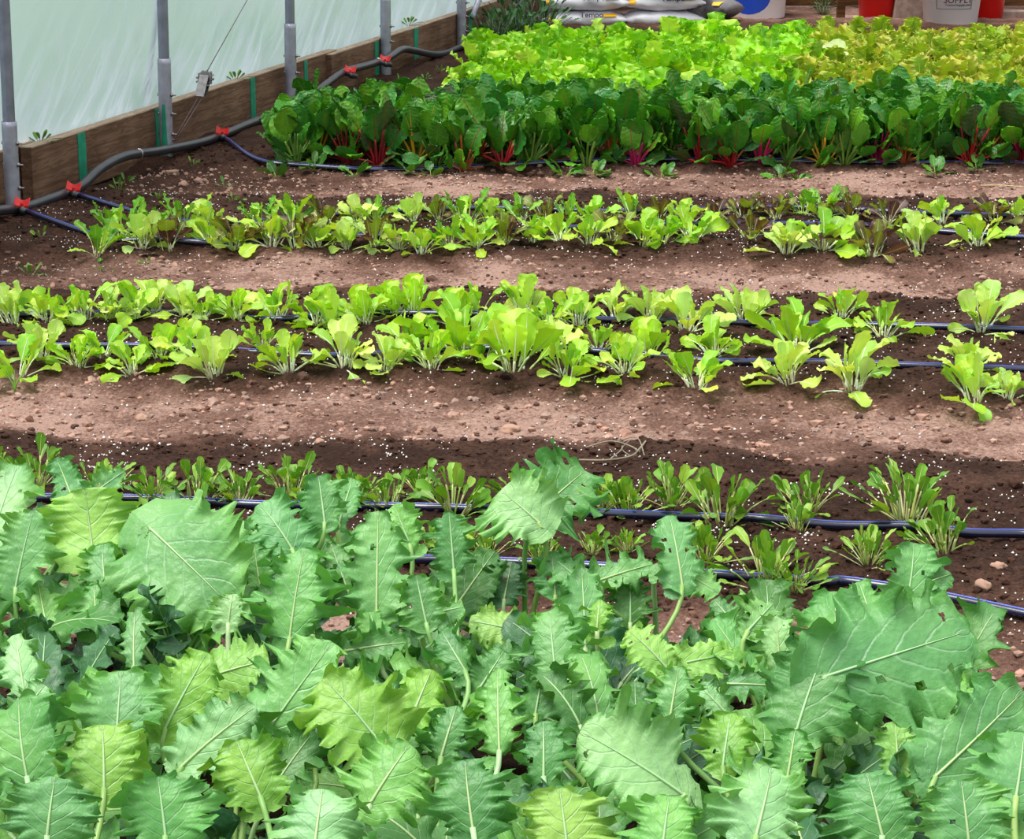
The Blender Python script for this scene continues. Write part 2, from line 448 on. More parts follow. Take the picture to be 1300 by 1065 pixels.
def leaf(fb, sb, base, t, n, L, W, c, ccol, rnd, bend=0.0, prof='broad', nu=16, nv=8, ruffle=0.1, rfreq=5, teeth=0.0,
         nteeth=12, lobes=0.0, nlobes=5, cup=0.2, pucker=0.0, sweep=0.25, rib=0.0, twist=0.0, edge_c=None, mid_len=.82, ragged=0.0, back=0.0, blister=0.0, ribt=.22, holes=0):
    base = np.asarray(base, float); t = nrm(t); n = np.asarray(n, float); n = nrm(n - t * (n @ t)); s = np.cross(t, n)
    x = np.linspace(0, 1, nu + 1); u = 0.35 * x + 0.65 * np.sin(x * PI / 2)
    # curved midrib
    ang = bend * u
    T = np.cos(ang)[:, None] * t + np.sin(ang)[:, None] * n
    Nn = -np.sin(ang)[:, None] * t + np.cos(ang)[:, None] * n
    du = np.diff(u, prepend=0)[:, None]
    Cc = base + np.cumsum(T * du * L, axis=0)
    if twist:
        tw = twist * u[:, None]; S = np.cos(tw) * s + np.sin(tw) * Nn; Nn = -np.sin(tw) * s + np.cos(tw) * Nn
    else:
        S = np.tile(s, (nu + 1, 1))
    w = PROF[prof](u) * W * .5
    v = np.linspace(-1, 1, nv + 1)
    V = np.zeros((nu + 1, nv + 1, 3)); UV = np.zeros((nu + 1, nv + 1, 2))
    ph = [rnd.uniform(0, 6.28) for _ in range(6)]
    wid = []
    for side in (0, 1):
        m = np.ones(nu + 1)
        if lobes: m *= 1 - lobes * (0.5 + 0.5 * np.sin((u + .03 * n1(u, 4, rnd)) * nlobes * 2 * PI + ph[side])) ** (1.3 if not ragged else .8)
        if teeth:
            saw = np.abs(((u * nteeth + ph[side]) % 1) - .5) * 2
            m *= 1 + teeth * (saw - .5) + teeth * .7 * np.array([rnd.uniform(-.5, .5) for _ in range(nu + 1)])
        if ragged:
            m *= 1 + ragged * (.5 * n1(u, 5, rnd) + .45 * n1(u, 12, rnd) + .4 * n1(u, 26, rnd))
        wid.append(w * m)
    rg = [n1(u, rfreq * 2, rnd) + .6 * n1(u, rfreq * 4.5, rnd) for _ in range(2)]
    rg2 = [n1(u, rfreq * 3.5, rnd) for _ in range(2)]
    big = [n1(u, 3, rnd) for _ in range(2)]
    for j, vv in enumerate(v):
        a = abs(vv); side = 0 if vv < 0 else 1
        inner = w * (a) ; wj = inner * (1 - a ** 2) + wid[side] * a * a ** 2
        rf = ruffle * W * (a ** 2.2) * (np.sin(2 * PI * rfreq * u + ph[2 + side]) + .5 * np.sin(2 * PI * rfreq * 2.3 * u + ph[4 + side]))
        if ragged:
            rf = ruffle * W * (1.5 * a ** 3.5 * rg[side] + 1.0 * a ** 7 * rg2[side] + .9 * a ** 1.6 * big[side])
        rf = rf * np.minimum(1, PROF[prof](u) * 1.3)
        pk = pucker * W * np.sin(2 * PI * 6.5 * (u - .5 * a ** 1.15) + PI / 2) * a * (1 - a ** 3) * 2.0 if pucker else 0
        h = cup * W * .5 * a ** 1.6 * PROF[prof](u) + rf + pk
        sw = sweep * a ** 1.5 * w - back * W * a ** 2 * (1 - u) ** 3 + (ragged * .25 * a ** 5 * rg2[side] * w if ragged else 0)
        lat = math.copysign(1, vv) * wj if vv else np.zeros(nu + 1)
        V[:, j, :] = Cc + S * lat[:, None] + Nn * h[:, None] + T * sw[:, None]
        UV[:, j, 0] = u; UV[:, j, 1] = vv * .5 + .5
    C4 = np.zeros((nu + 1, nv + 1, 4)); C4[...] = c
    if edge_c is not None:
        e = np.abs(v)[None, :] ** 2 * np.clip(.3 + u[:, None], 0, 1)
        C4 = C4 * (1 - e[..., None]) + np.asarray(edge_c) * e[..., None]
    if blister:
        off = Vector((rnd.uniform(0, 50), 0, 0))
        for i in range(nu + 1):
            for j in range(1, nv):
                if 2 * j == nv: continue
                q = Vector(V[i, j]) + off
                V[i, j] += Nn[i] * (blister * (noise.noise(q * 60) + .6 * noise.noise(q * 130)) * min(1, abs(v[j]) * 5))
    m = nv + 1
    Fc = [(i * m + j, i * m + j + 1, (i + 1) * m + j + 1, (i + 1) * m + j) for i in range(nu) for j in range(nv)]
    for _ in range(holes):
        hi, hj = rnd.uniform(.2, .8) * nu, rnd.choice((rnd.uniform(.1, .4), rnd.uniform(.6, .9))) * nv; hr = rnd.uniform(.8, 1.5)
        Fc = [f for f in Fc if ((f[0] // m - hi) / 2.6) ** 2 + (f[0] % m - hj) ** 2 > hr * hr * .5]
    fb.add(V.reshape(-1, 3), Fc, UV.reshape(-1, 2), C4.reshape(-1, 4))
    if rib and sb is not None:
        k = max(3, int(nu * mid_len)); pp = Cc[:k + 1:2] + Nn[:k + 1:2] * rib * .25
        pp = np.vstack([base[None, :], pp])
        tube(sb, pp, np.linspace(rib, rib * ribt, len(pp)), ccol, 5, True)
    return Cc


def vary(c, rnd, dv=.12, dh=.06):
    k = 1 + rnd.uniform(-dv, dv); h = rnd.uniform(-dh, dh)
    return (c[0] * k * (1 + 2 * h), c[1] * k, c[2] * k * (1 - h), 1)


def rosette(seed, n, lmin, lmax, wr, prof, pal, stalkc, elev=(35, 80), pet=(.02, .04), bend=(-.6, .3), stem_r=.0022, splay=.006,
            nflat=0, **kw):
    """the foliage and stalk meshes of one small plant standing at the origin"""
    rnd = random.Random(seed); fb, sb = MB(), MB()
    for i in range(n):
        az = i * 2.4 + rnd.uniform(-1.0, 1.0)
        q = i / max(1, n - 1)
        e = math.radians(elev[0] + (elev[1] - elev[0]) * q + rnd.uniform(-16, 16))
        if i < nflat: e = math.radians(rnd.uniform(4, 24))
        L = rnd.uniform(lmin, lmax) * (1 - .1 * q) * rnd.choice((1, 1, .72, 1.12))
        d = np.array([math.cos(az), math.sin(az), 0])
        t = nrm(d * math.cos(e) + ZV * math.sin(e))
        root = d * splay * rnd.uniform(.3, 1.6) + ZV * -.006
        pl = rnd.uniform(*pet)
        t0 = nrm(t + ZV * .35 * (1 if i >= nflat else .2))
        B = root + t0 * pl
        cc = rnd.choice(pal); c = vary(cc if not isinstance(cc[0], tuple) else cc[0], rnd)
        ec = vary(cc[1], rnd) if isinstance(cc[0], tuple) else None
        sc = vary(rnd.choice(stalkc), rnd, .1)
        tube(sb, bez(root, root + t0 * pl * .4, B - t * pl * .3, B, 5), np.linspace(stem_r * 1.25, stem_r, 5), sc, 5)
        nn = nrm(np.cross(np.cross(t, ZV), t)) if abs(t[2]) < .98 else -d
        nn = nrm(nn + np.array([rnd.uniform(-.6, .6), rnd.uniform(-.6, .6), 0]))
        leaf(fb, sb, B, t, nn, L, L * wr * rnd.uniform(.75, 1.15), c, sc, rnd, bend=rnd.uniform(*bend), prof=prof, rib=stem_r * .9,
             twist=rnd.uniform(-.9, .9), edge_c=ec, **kw)
    return fb, sb


# ------------------------------------------------------------------ things
ORD = ['first', 'second', 'third', 'fourth', 'fifth', 'sixth', 'seventh', 'eighth', 'ninth', 'tenth', 'eleventh', 'twelfth', 'thirteenth',
       'fourteenth', 'fifteenth', 'sixteenth', 'seventeenth', 'eighteenth', 'nineteenth', 'twentieth', 'twenty-first', 'twenty-second',
       'twenty-third', 'twenty-fourth', 'twenty-fifth', 'twenty-sixth', 'twenty-seventh', 'twenty-eighth', 'twenty-ninth', 'thirtieth',
       'thirty-first', 'thirty-second', 'thirty-third', 'thirty-fourth', 'thirty-fifth', 'thirty-sixth']


def tag(o, label, cat, group=None, kind=None):
    if label: o['label'] = label
    if cat: o['category'] = cat
    if group: o['group'] = group
    if kind: o['kind'] = kind
    return o


def empty(name, loc, label, cat, group=None, rz=0.0, sc=1.0, rx=0.0, ry=0.0):
    o = D.objects.new(name, None); col.objects.link(o)
    o.empty_display_size = .02
    o.location = Vector([float(v) for v in loc]); o.rotation_euler = (rx, ry, rz); o.scale = (sc, sc, sc)
    return tag(o, label, cat, group)


class Proto:
    """meshes of a kind of plant; place() links a thing with its own foliage and stalks"""
    def __init__(self, fb, sb, mat, h):
        self.mat, self.h = mat, h
        self.f = fb.build('foliage', mat); self.s = sb.build('stalks', 'stalk')
        for o in (self.f, self.s): col.objects.unlink(o)

    def place(self, name, loc, label, cat, group, sc, rz, rx=0, ry=0):
        r = empty(name, loc, label, cat, group, rz, sc, rx, ry)
        for src, nm in ((self.f, 'foliage'), (self.s, 'stalks')):
            c = src.copy(); c.name = nm; col.objects.link(c); c.parent = r
        return r


# ---- ground
def grid_ground():
    xs = np.concatenate([np.arange(-3.4, -2.0, .05), np.arange(-2.0, 2.1, .0095), np.arange(2.1, 4.6, .05)])
    ys = np.concatenate([np.arange(.9, 2.7, .06), np.arange(2.7, 8.0, .018), np.arange(8.0, 14.6, .08)])
    nx, ny = len(xs), len(ys)
    V = np.zeros((ny, nx, 3)); dry = np.zeros((ny, nx))
    for i, y in enumerate(ys):
        half = .4 + y * .26
        for j, x in enumerate(xs):
            V[i, j] = (x, y, 0)
            if abs(x) < half and True:
                b = bedness(x, y); v = Vector((x, y, 0))
                z = .028 * b + .016 * noise.noise(v * 4) + .009 * noise.noise(v * 11) + .0065 * noise.noise(v * 27) * (.6 + .7 * b)
                if y < 8:
                    z += .0055 * noise.noise(v * 55) + .0028 * noise.noise(v * 110)
                V[i, j, 2] = z
                d = 1 - b
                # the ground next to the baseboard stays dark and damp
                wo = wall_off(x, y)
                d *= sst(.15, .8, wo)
                if y > 11: d = max(d, .75 * sst(11.6, 12.2, y))
                d = d * (.62 + .5 * noise.noise(v * 2.3 + Vector((3, 1, 0)))) + .10 + .16 * noise.noise(v * 6)
                dry[i, j] = d
    Fc = [(i * nx + j, i * nx + j + 1, (i + 1) * nx + j + 1, (i + 1) * nx + j) for i in range(ny - 1) for j in range(nx - 1)]
    me = D.meshes.new('ground'); me.from_pydata(V.reshape(-1, 3).tolist(), [], Fc)
    at = me.attributes.new('dry', 'FLOAT', 'POINT'); at.data.foreach_set('value', dry.astype(np.float32).ravel())
    me.polygons.foreach_set('use_smooth', [True] * len(me.polygons)); me.materials.append(M['soil'])
    o = D.objects.new('ground', me); col.objects.link(o); o['kind'] = 'structure'
    return o


grid_ground()

# ---- lawn outside the plastic
mb = MB()
a, b_ = WP(-6, -.12, .0), WP(14, -.12, .0)
c_, d_ = WP(14, -12, .05), WP(-6, -12, .05)
S_ = 40; V = []; Fc = []
for i in range(S_ + 1):
    for j in range(S_ + 1):
        p = a + (b_ - a) * i / S_; q = d_ + (c_ - d_) * i / S_
        r = p + (q - p) * j / S_; r[2] += .05 + .05 * noise.noise(Vector(r)) * min(1, j)
        V.append(r)
Fc = [(i * (S_ + 1) + j, i * (S_ + 1) + j + 1, (i + 1) * (S_ + 1) + j + 1, (i + 1) * (S_ + 1) + j) for i in range(S_) for j in range(S_)]
mb.add(V, Fc); o = mb.build('lawn', 'lawn'); o['kind'] = 'structure'

# ---- plastic wall
def film():
    mb = MB()
    ss = np.arange(-2.6, 7.6, .018); zs = np.arange(.10, 1.5, .02)
    V = np.zeros((len(zs), len(ss), 3)); UV = np.zeros((len(zs), len(ss), 2))
    for i, z in enumerate(zs):
        for j, s in enumerate(ss):
            e = noise.noise(Vector((s * 1.6, z * 2.2, 3))) * .014
            dg = s - z * 1.1
            k = max(.15, 1.15 - z * 1.6)
            e += .018 * k * (abs(noise.noise(Vector((dg * 9, z * 1.5, 1)))) - .3) + .010 * k * (abs(noise.noise(Vector((dg * 24, z * 2.0, 9)))) - .3)
            dp = min(abs(s - p) for p in POST_S)
            e -= .014 * math.exp(-(dp / .05) ** 2)
            V[i, j] = WP(s, -.058 + lean(z) + e * sst(.14, .3, z), z); UV[i, j] = (s, z)
    n = len(ss)
    Fc = [(i * n + j, i * n + j + 1, (i + 1) * n + j + 1, (i + 1) * n + j) for i in range(len(zs) - 1) for j in range(n - 1)]
    mb.add(V.reshape(-1, 3), Fc, UV.reshape(-1, 2))
    o = mb.build('wall_left', 'film'); o['kind'] = 'structure'


post_px = [(16, 215), (213, 180), (371, 120), (491, 72), (587, 45)]
POST_S = []
for px, py in post_px:
    POST_S.append(float((RP(px, py, .05) - W0) @ WD))
POST_S_ALL = [float((RP(662, 8, .05) - W0) @ WD), 0]
film()


# ---- baseboards with green straps
def board(s0, s1, off, h, straps, z0=.0):
    root = None
    mb = MB()
    c = WP((s0 + s1) / 2, off - .02, z0 + h / 2)
    # build in local axes so the grain runs along the board
    mb2 = MB(); box(mb2, (0, 0, 0), (abs(s1 - s0) / 2, 0, 0), (0, .02, 0), (0, 0, h / 2), bev=.003)
    o = mb2.build('baseboard_left', 'wood', smooth=False)
    o.location = Vector(c); o.rotation_euler = (0, 0, math.atan2(WD[1], WD[0])); o['kind'] = 'structure'
    mt = MB(); box(mt, (0, .0, h / 2 + .0015), (abs(s1 - s0) / 2, 0, 0), (0, .0205, 0), (0, 0, .002))
    t = mt.build('top_edge', 'wood_top', o, smooth=False); t['label'] = 'pale weathered top edge of the board'
    for s, w in straps:
        ms = MB(); x = s - (s0 + s1) / 2
        box(ms, (x, -.0215, 0), (w / 2, 0, 0), (0, .0015, 0), (0, 0, h / 2 - .002), bev=.0008)
        g = ms.build('green_strip', 'tape', o, smooth=False); g['label'] = 'green vertical strip on the board face'
    return o


def s_at(px, py, off=0.0):
    return float((RP(px, py, off) - W0) @ WD)


sx = lambda px, py: s_at(px, py)
s_left = sx(42, 230)
s_join = s_at(420, 90, .02)
board(s_left, sx(428, 90), 0, .184, [(sx(104, 200), 0.052), (sx(201, 165), 0.044), (sx(321, 130), 0.044), (sx(388, 95), 0.036)])
board(s_join, 7.4, .024, .178, [(s_at(478, 65, .024), .045), (s_at(528, 60, .024), .055), (s_at(597, 35, .024), .055)])
board(-3.0, s_left + .1, -.046, .186, [])


# ---- hoop posts
def hoop_post(s, label, green=False, zs=.36):
    base = WP(s, .045, 0)
    root = empty('hoop_post', base, label, 'post', 'steel hoop posts along the plastic wall')
    mb = MB()
    zz = np.linspace(-.03, 1.9, 30)
    pts = [WN * (lean(z)) + ZV * z for z in zz]
    tube(mb, pts, .0185, ns=20); mb.build('upper_pipe', 'steel', root)
    mb = MB(); zz = np.linspace(-.05, zs, 24); pts = [WN * lean(z) + ZV * z for z in zz]
    tube(mb, pts, .0228, ns=20); mb.build('lower_sleeve', 'sleeve', root)
    for z in (.10, .17, .235):
        mb = MB(); c = WN * (lean(z)) + ZV * z + WD * .0
        q = [-.0265, -.0205, -.020, .0225, .0230, .0280, .0285, .040]
        tube(mb, [c + WN * t for t in q], [.0058, .0058, .0028, .0028, .0062, .0062, .0028, .0028], ns=8)
        mb.build('bolt', 'bolt', root)
    if green:
        mb = MB()
        V = []; zz = np.linspace(.03, .205, 12)
        for i, z in enumerate(zz):
            hw = .5 * (1 - .55 * i / 11)
            for j in range(7):
                t = -hw + 2 * hw * j / 6 - 1.4
                d = -WD * math.sin(-t) * -1 + WN * math.cos(t)
                d = nrm(WN * math.cos(t) + WD * math.sin(t))
                V.append(WN * lean(z) + ZV * z + d * .0238)
        Fc = [(i * 7 + j, i * 7 + j + 1, (i + 1) * 7 + j + 1, (i + 1) * 7 + j) for i in range(11) for j in range(6)]
        mb.add(V, Fc); mb.build('paint_mark', 'tape', root)['label'] = 'turquoise spray paint mark on the post'
    return root


plabels = ['grey steel hoop post at the board end beside the first red valve',
           'grey steel hoop post with a turquoise paint mark low on it',
           'grey steel hoop post just behind the chard corner by the plastic wall',
           'grey steel hoop post where the two baseboards overlap above two red valves',
           'grey steel hoop post farther along, beside the slanting white pipe']
for i, s in enumerate(POST_S):
    hoop_post(s, plabels[i], i == 1, .36 if i else .30)
hoop_post(POST_S_ALL[-2], 'grey steel hoop post beyond the leafy weeds, last one along the wall', False, .3)

# slanting white pipe beside post 5
a = RP(600, 22, .06); b_ = RP(618, -30, .03)
mb = MB(); tube(mb, [a, a + (b_ - a) * .5, b_ + (b_ - a) * 1.5], .014, ns=14)
o = mb.build('brace_pipe', 'sleeve', origin=a); tag(o, 'white slanting brace pipe leaning beside the fifth hoop post', 'pipe')
# pipe outside the film
a = RP(181, 150, -.09); b_ = RP(190, 20, -.12)
mb = MB(); tube(mb, [a - ZV * .12, a, b_, b_ + (b_ - a)], .012, ns=14)
o = mb.build('outside_pipe', 'steel', origin=a); tag(o, 'dim pipe standing outside behind the plastic sheet', 'pipe')

# ---- cable tensioner
anc = RP(222, 178, .075); bdy0 = RP(255, 122, .075); bdy1 = RP(262, 92, .08); up_ = RP(325, -20, .11)
root = empty('cable_tensioner', anc, 'steel ratchet tensioner hooked to a cable above the baseboard', 'ratchet')
A = np.array(anc)
mb = MB()
for k in (-1, 1):
    tube(mb, [WN * .004 * k, (bdy0 - A) + WN * .008 * k], .0016, ns=6)
tube(mb, [ZV * 0, ZV * .0 + WN * -.03], .004, ns=8)
mb.build('wire_bail', 'cable', root)
mb = MB(); ax = nrm(bdy1 - bdy0); tube(mb, [bdy1 - A, up_ - A + (up_ - bdy1) * .8], .0016, ns=6); mb.build('cable', 'cable', root)
mb = MB(); cc = (bdy0 + bdy1) / 2 - A; L_ = np.linalg.norm(bdy1 - bdy0) / 2
for k in (-1, 1):
    box(mb, cc + WD * .012 * k, ax * L_ * .95, nrm(np.cross(ax, WD)) * .017, WD * .0015, bev=.001)
mb.build('frame', 'bolt', root, smooth=False)
mb = MB(); cw = cc + ax * L_ * .5
for k in (-1, 0, 1):
    d = WD
    tube(mb, [cw + d * (.0045 * k - .0018), cw + d * (.0045 * k + .0018)], .026 if k else .015, ns=16)
for q in range(12):
    an = q * PI / 6; r_ = nrm(np.cross(ax, WD)) * math.cos(an) + ax * math.sin(an)
    box(mb, cw + r_ * .027, r_ * .005, np.cross(r_, WD) * .003, WD * .007)
mb.build('ratchet_wheel', 'bolt', root, smooth=False)

# ---- header pipe along the wall with its valves
hp_px = [(-60, 272), (-25, 269), (28, 268), (62, 258), (100, 238), (128, 214), (160, 198), (205, 191), (265, 187), (322, 175), (370, 140), (415, 106),
         (438, 91), (466, 83), (492, 74), (510, 63), (524, 64), (549, 69), (566, 72), (588, 67)]
hp = [RP(x, y, .085) for x, y in hp_px]
for p in hp: p[2] = max(p[2], gz(p[0], p[1]) + .012)
hpath = smooth_path(hp, 160)
root = empty('header_pipe', hp[2], 'black irrigation header pipe running along the foot of the baseboard', 'pipe')
mb = MB(); tube(mb, hpath - hp[2], .0155, ns=16); mb.build('pipe', 'pipe', root)
for q in (.335, .71):
    i = int(q * len(hpath)); mb = MB()
    tube(mb, [hpath[i] - hp[2], hpath[i] - hp[2] + nrm(hpath[i + 1] - hpath[i]) * .012], .0172, ns=16)
    mb.build('clamp', 'bolt', root)


def valve(px, py, dirp):
    p = RP(px, py, .095); d = nrm(np.array(dirp) - p); d[2] *= .3; d = nrm(d)
    i = int(np.argmin(np.linalg.norm(hpath - p, axis=1))); q = hpath[i]
    s0 = q + d * .012; s1 = q + d * .062
    mb = MB(); tube(mb, [s0 - hp[2], s0 + (s1 - s0) * .35 - hp[2], s0 + (s1 - s0) * .36 - hp[2], s0 + (s1 - s0) * .7 - hp[2], s0 + (s1 - s0) * .71 - hp[2], s1 - hp[2]],
                    [.009, .009, .0125, .0125, .0095, .0095], ns=14)
    v = mb.build('valve', 'pipe', root)
    c = q + d * .034 + ZV * .017 - hp[2]
    t = nrm(np.cross(ZV, d) * -.2 + WD * -.9 + WN * .5); t = nrm(np.array([1.0, -.25, 0]))
    b2 = nrm(np.cross(ZV, t) * .7 + ZV)
    V = []; xs = np.linspace(-1, 1, 13)
    for z_ in (0, 1):
        for x_ in xs:
            w = .0100 + .0050 * abs(x_) ** 1.5; lift = .009 * x_ * x_ * (1 if x_ < 0 else .6) + z_ * .005
            for y_ in (-1, 1):
                V.append(c + t * x_ * .024 + b2 * y_ * w + ZV * lift)
    n = 13; Fc = []
    for i in range(n - 1):
        a0 = 2 * i; Fc.append((a0 + 1, a0, a0 + 2, a0 + 3)); k = 2 * n + a0; Fc.append((k, k + 1, k + 3, k + 2))
        Fc.append((a0, k, k + 2, a0 + 2)); Fc.append((k + 1, a0 + 1, a0 + 3, k + 3))
    Fc.append((0, 1, 2 * n + 1, 2 * n)); Fc.append((2 * n - 2, 4 * n - 2, 4 * n - 1, 2 * n - 1))
    mb = MB(); mb.add(V, Fc); tube(mb, [c - ZV * .012, c + ZV * .004], .006, ns=12)
    o = mb.build('lever', 'red', v, smooth=False); o['label'] = 'red butterfly lever'
    md = o.modifiers.new('bevel', 'BEVEL'); md.width = .0015; md.segments = 2
    return s1


v1 = valve(26, 264, GG(105, 297))
v2 = valve(91, 249, GG(160, 268))
v3 = valve(284, 186, GG(335, 203))
v4 = valve(438, 92, GG(470, 118))
v5 = valve(484, 80, GG(505, 100))


# ---- drip hoses
def drip(pxs, label, start=None, zoff=.005, mat='drip'):
    pts = [GG(x, y) + ZV * (zoff + rng.uniform(-.002, .003)) for x, y in pxs]
    if start is not None: pts = [start] + pts
    P_ = smooth_path(pts, 90)
    root = empty('drip_hose', pts[0], label, 'hose', 'drip irrigation hoses on the beds')
    mb = MB(); tube(mb, P_ - pts[0], .0078, ns=14); mb.build('hose', mat, root)
    mb = MB()
    T = np.gradient(P_, axis=0)
    for k in (-.55, .15):
        pp = []
        for p, t in zip(P_, T):
            t = nrm(t); s = nrm(np.cross(t, ZV)); pp.append(p + .0077 * (ZV * math.cos(k) + s * math.sin(k)) - pts[0])
        tube(mb, pp, .0011, ns=5)
    mb.build('stripe', 'stripe', root)['label'] = 'blue stripe along the hose'
    return root


drip([(105, 297), (150, 306), (201, 310), (300, 305), (396, 300), (490, 302), (585, 300), (700, 293), (800, 288), (880, 286), (988, 283), (1087, 288), (1208, 297), (1300, 304), (1420, 308)],
     'blue drip hose from the first red valve along the mixed bed front', v1)
drip([(160, 268), (205, 280), (250, 285), (296, 287), (400, 276), (600, 268), (800, 270), (1000, 268), (1160, 272), (1290, 276), (1420, 278)],
     'dark drip hose from the second red valve along the rear of that mixed bed', v2)
drip([(325, 203), (380, 210), (520, 208), (800, 204), (1100, 202), (1400, 200)], 'black drip hose from the third red valve entering the chard', v3)
drip([(-60, 402), (60, 401), (220, 399), (340, 402), (455, 399), (650, 403), (800, 409), (885, 411), (980, 414), (1100, 415), (1202, 418), (1300, 422), (1400, 424)],
     'blue drip hose under the rear row of pale lettuces in the middle bed')
drip([(-60, 438), (50, 442), (208, 444), (413, 449), (537, 448), (677, 446), (809, 452), (905, 461), (1028, 463), (1185, 467), (1300, 471), (1400, 474)],
     'blue drip hose under the front row of pale lettuces in the middle bed')
drip([(-80, 640), (80, 638), (215, 640), (325, 648), (480, 648), (595, 652), (760, 658), (880, 662), (960, 664), (1060, 668), (1160, 675), (1230, 682), (1300, 684), (1400, 688)],
     'dark blue drip hose under the small salad greens, farther hose behind the kale', zoff=.008)
drip([(200, 712), (420, 716), (587, 720), (760, 727), (900, 735), (1040, 742), (1075, 748), (1180, 768), (1300, 786), (1420, 806)],
     'dark blue drip hose just behind the kale, closer of the two', zoff=.009)

# ------------------------------------------------------------------ plants in the rows
YG = [lin(184, 226, 56), lin(164, 214, 50), lin(200, 234, 88), lin(146, 202, 44)]
YGP = [lin(200, 230, 110), lin(182, 222, 84), lin(205, 235, 130)]
WHITE_ST = [lin(222, 232, 190), lin(205, 222, 150), lin(235, 240, 215)]
GRN = [lin(110, 178, 42), lin(90, 160, 40), lin(135, 196, 50)]
BRZ = [(lin(120, 110, 48), lin(88, 48, 48)), (lin(136, 150, 52), lin(100, 62, 52)), (lin(110, 70, 70), lin(78, 36, 52)), lin(140, 165, 50)]
ARU = [lin(118, 172, 46), lin(96, 152, 40), lin(146, 190, 62)]

rom = [Proto(*rosette(100 + i, 19, .045, .092, .56, 'spat', YG if i % 3 else YGP, WHITE_ST, (26, 84), (.014, .042), (-1.2, .45), .0017, nflat=4, ragged=.1, splay=.012,
                      ruffle=.07, rfreq=3.5, teeth=.10, nteeth=7, cup=.25, nu=18, nv=8), 'lett', .115) for i in range(10)]
oak = [Proto(*rosette(200 + i, 16, .055, .11, .36, 'spat', GRN + YG[:2], WHITE_ST[:2], (35, 85), (.012, .03), (-.9, .3), .0015, nflat=2, splay=.012,
                      ruffle=.09, rfreq=4, teeth=.12, lobes=.35, nlobes=4, cup=.2, nu=22, nv=6), 'lett', .115) for i in range(4)]
bro = [Proto(*rosette(300 + i, 16, .05, .095, .52, 'spat', BRZ, WHITE_ST[:2], (30, 82), (.012, .032), (-1.0, .3), .0015, nflat=2, ragged=.1, splay=.012,
                      ruffle=.10, rfreq=4, teeth=.12, nteeth=8, cup=.2, nu=18, nv=8), 'lett', .105) for i in range(5)]
aru = [Proto(*rosette(400 + i, 34, .022, .042, .60, 'ell' if i % 2 else 'spat', ARU, [lin(190, 200, 120), lin(205, 205, 150), lin(150, 180, 80)], (22, 82), (.02, .055), (-.6, .3), .0010,
                      ruffle=.05, rfreq=2, teeth=.06, lobes=.16, nlobes=3, cup=.2, nu=10, nv=6, nflat=4, splay=.012), 'arug', .095) for i in range(6)]

# px, py of the root, height in px, kind (r pale romaine, o oak-leaved green, b bronze), sideways stretch
bedA = []
xr = [(150, 300, 52, 'o'), (178, 298, 46, 'o'), (232, 292, 48, 'o'), (262, 290, 36, 'r'), (330, 288, 40, 'o'), (372, 290, 54, 'o'), (412, 288, 44, 'b'), (455, 286, 40, 'r'),
      (478, 284, 38, 'o'), (525, 282, 40, 'r'), (557, 280, 36, 'b'), (592, 282, 50, 'o'), (622, 284, 36, 'r'), (662, 280, 40, 'o'), (690, 278, 36, 'b'), (722, 280, 38, 'o'), (755, 282, 36, 'r'),
      (802, 276, 38, 'o'), (835, 278, 34, 'b'), (872, 282, 40, 'r'), (908, 280, 34, 'b'), (942, 276, 34, 'b'), (985, 278, 38, 'b'), (1020, 272, 32, 'o'),
      (1045, 276, 42, 'o'), (1080, 276, 38, 'b'), (1128, 282, 40, 'b'), (1196, 284, 46, 'r'), (1262, 282, 38, 'b'), (1292, 278, 36, 'r')]
xf = [(125, 320, 50, 'o'), (182, 318, 52, 'r'), (212, 314, 50, 'b'), (268, 308, 44, 'r'), (298, 310, 46, 'b'), (345, 312, 56, 'r'), (375, 310, 50, 'b'), (402, 312, 44, 'r'), (440, 312, 42, 'r'),
      (476, 312, 46, 'b'), (505, 316, 40, 'r'), (535, 320, 38, 'r'), (570, 314, 42, 'o'), (605, 312, 44, 'r'), (640, 308, 44, 'b'), (676, 306, 46, 'r'), (710, 304, 40, 'r'), (748, 308, 44, 'r'),
      (778, 304, 40, 'b'), (815, 312, 46, 'r'), (842, 306, 40, 'r'), (880, 304, 46, 'r'), (952, 300, 40, 'b'), (998, 322, 52, 'r'), (1046, 316, 56, 'r'), (1106, 322, 56, 'b'), (1168, 320, 62, 'r'), (1240, 312, 50, 'r')]
bedB_r = [(18, 412, 58), (60, 408, 52), (105, 405, 58), (140, 400, 50), (172, 402, 52), (198, 398, 44), (232, 400, 44), (258, 404, 38), (300, 405, 46), (350, 402, 54), (400, 412, 50), (425, 415, 58), (462, 410, 58),
          (500, 400, 52), (524, 400, 60), (578, 410, 54), (605, 402, 56), (668, 400, 58), (700, 415, 52), (735, 412, 56), (782, 410, 52), (828, 405, 54), (872, 420, 56), (948, 412, 56), (1068, 402, 46),
          (1122, 428, 52), (1246, 418, 66)]
bedB_f = [(20, 470, 58), (55, 456, 56), (100, 462, 46), (130, 452, 44), (168, 474, 46), (205, 452, 50), (238, 452, 54), (274, 480, 68), (335, 440, 42), (365, 470, 60), (437, 464, 62), (492, 470, 48),
          (515, 440, 50), (548, 474, 60), (590, 452, 88), (615, 455, 48), (652, 470, 92), (690, 448, 56), (722, 478, 60), (760, 448, 42), (793, 476, 56), (822, 450, 62), (885, 494, 60), (905, 452, 50),
          (1014, 446, 76), (1000, 498, 60), (1082, 500, 76), (1238, 512, 74), (1228, 470, 50), (1282, 506, 42)]
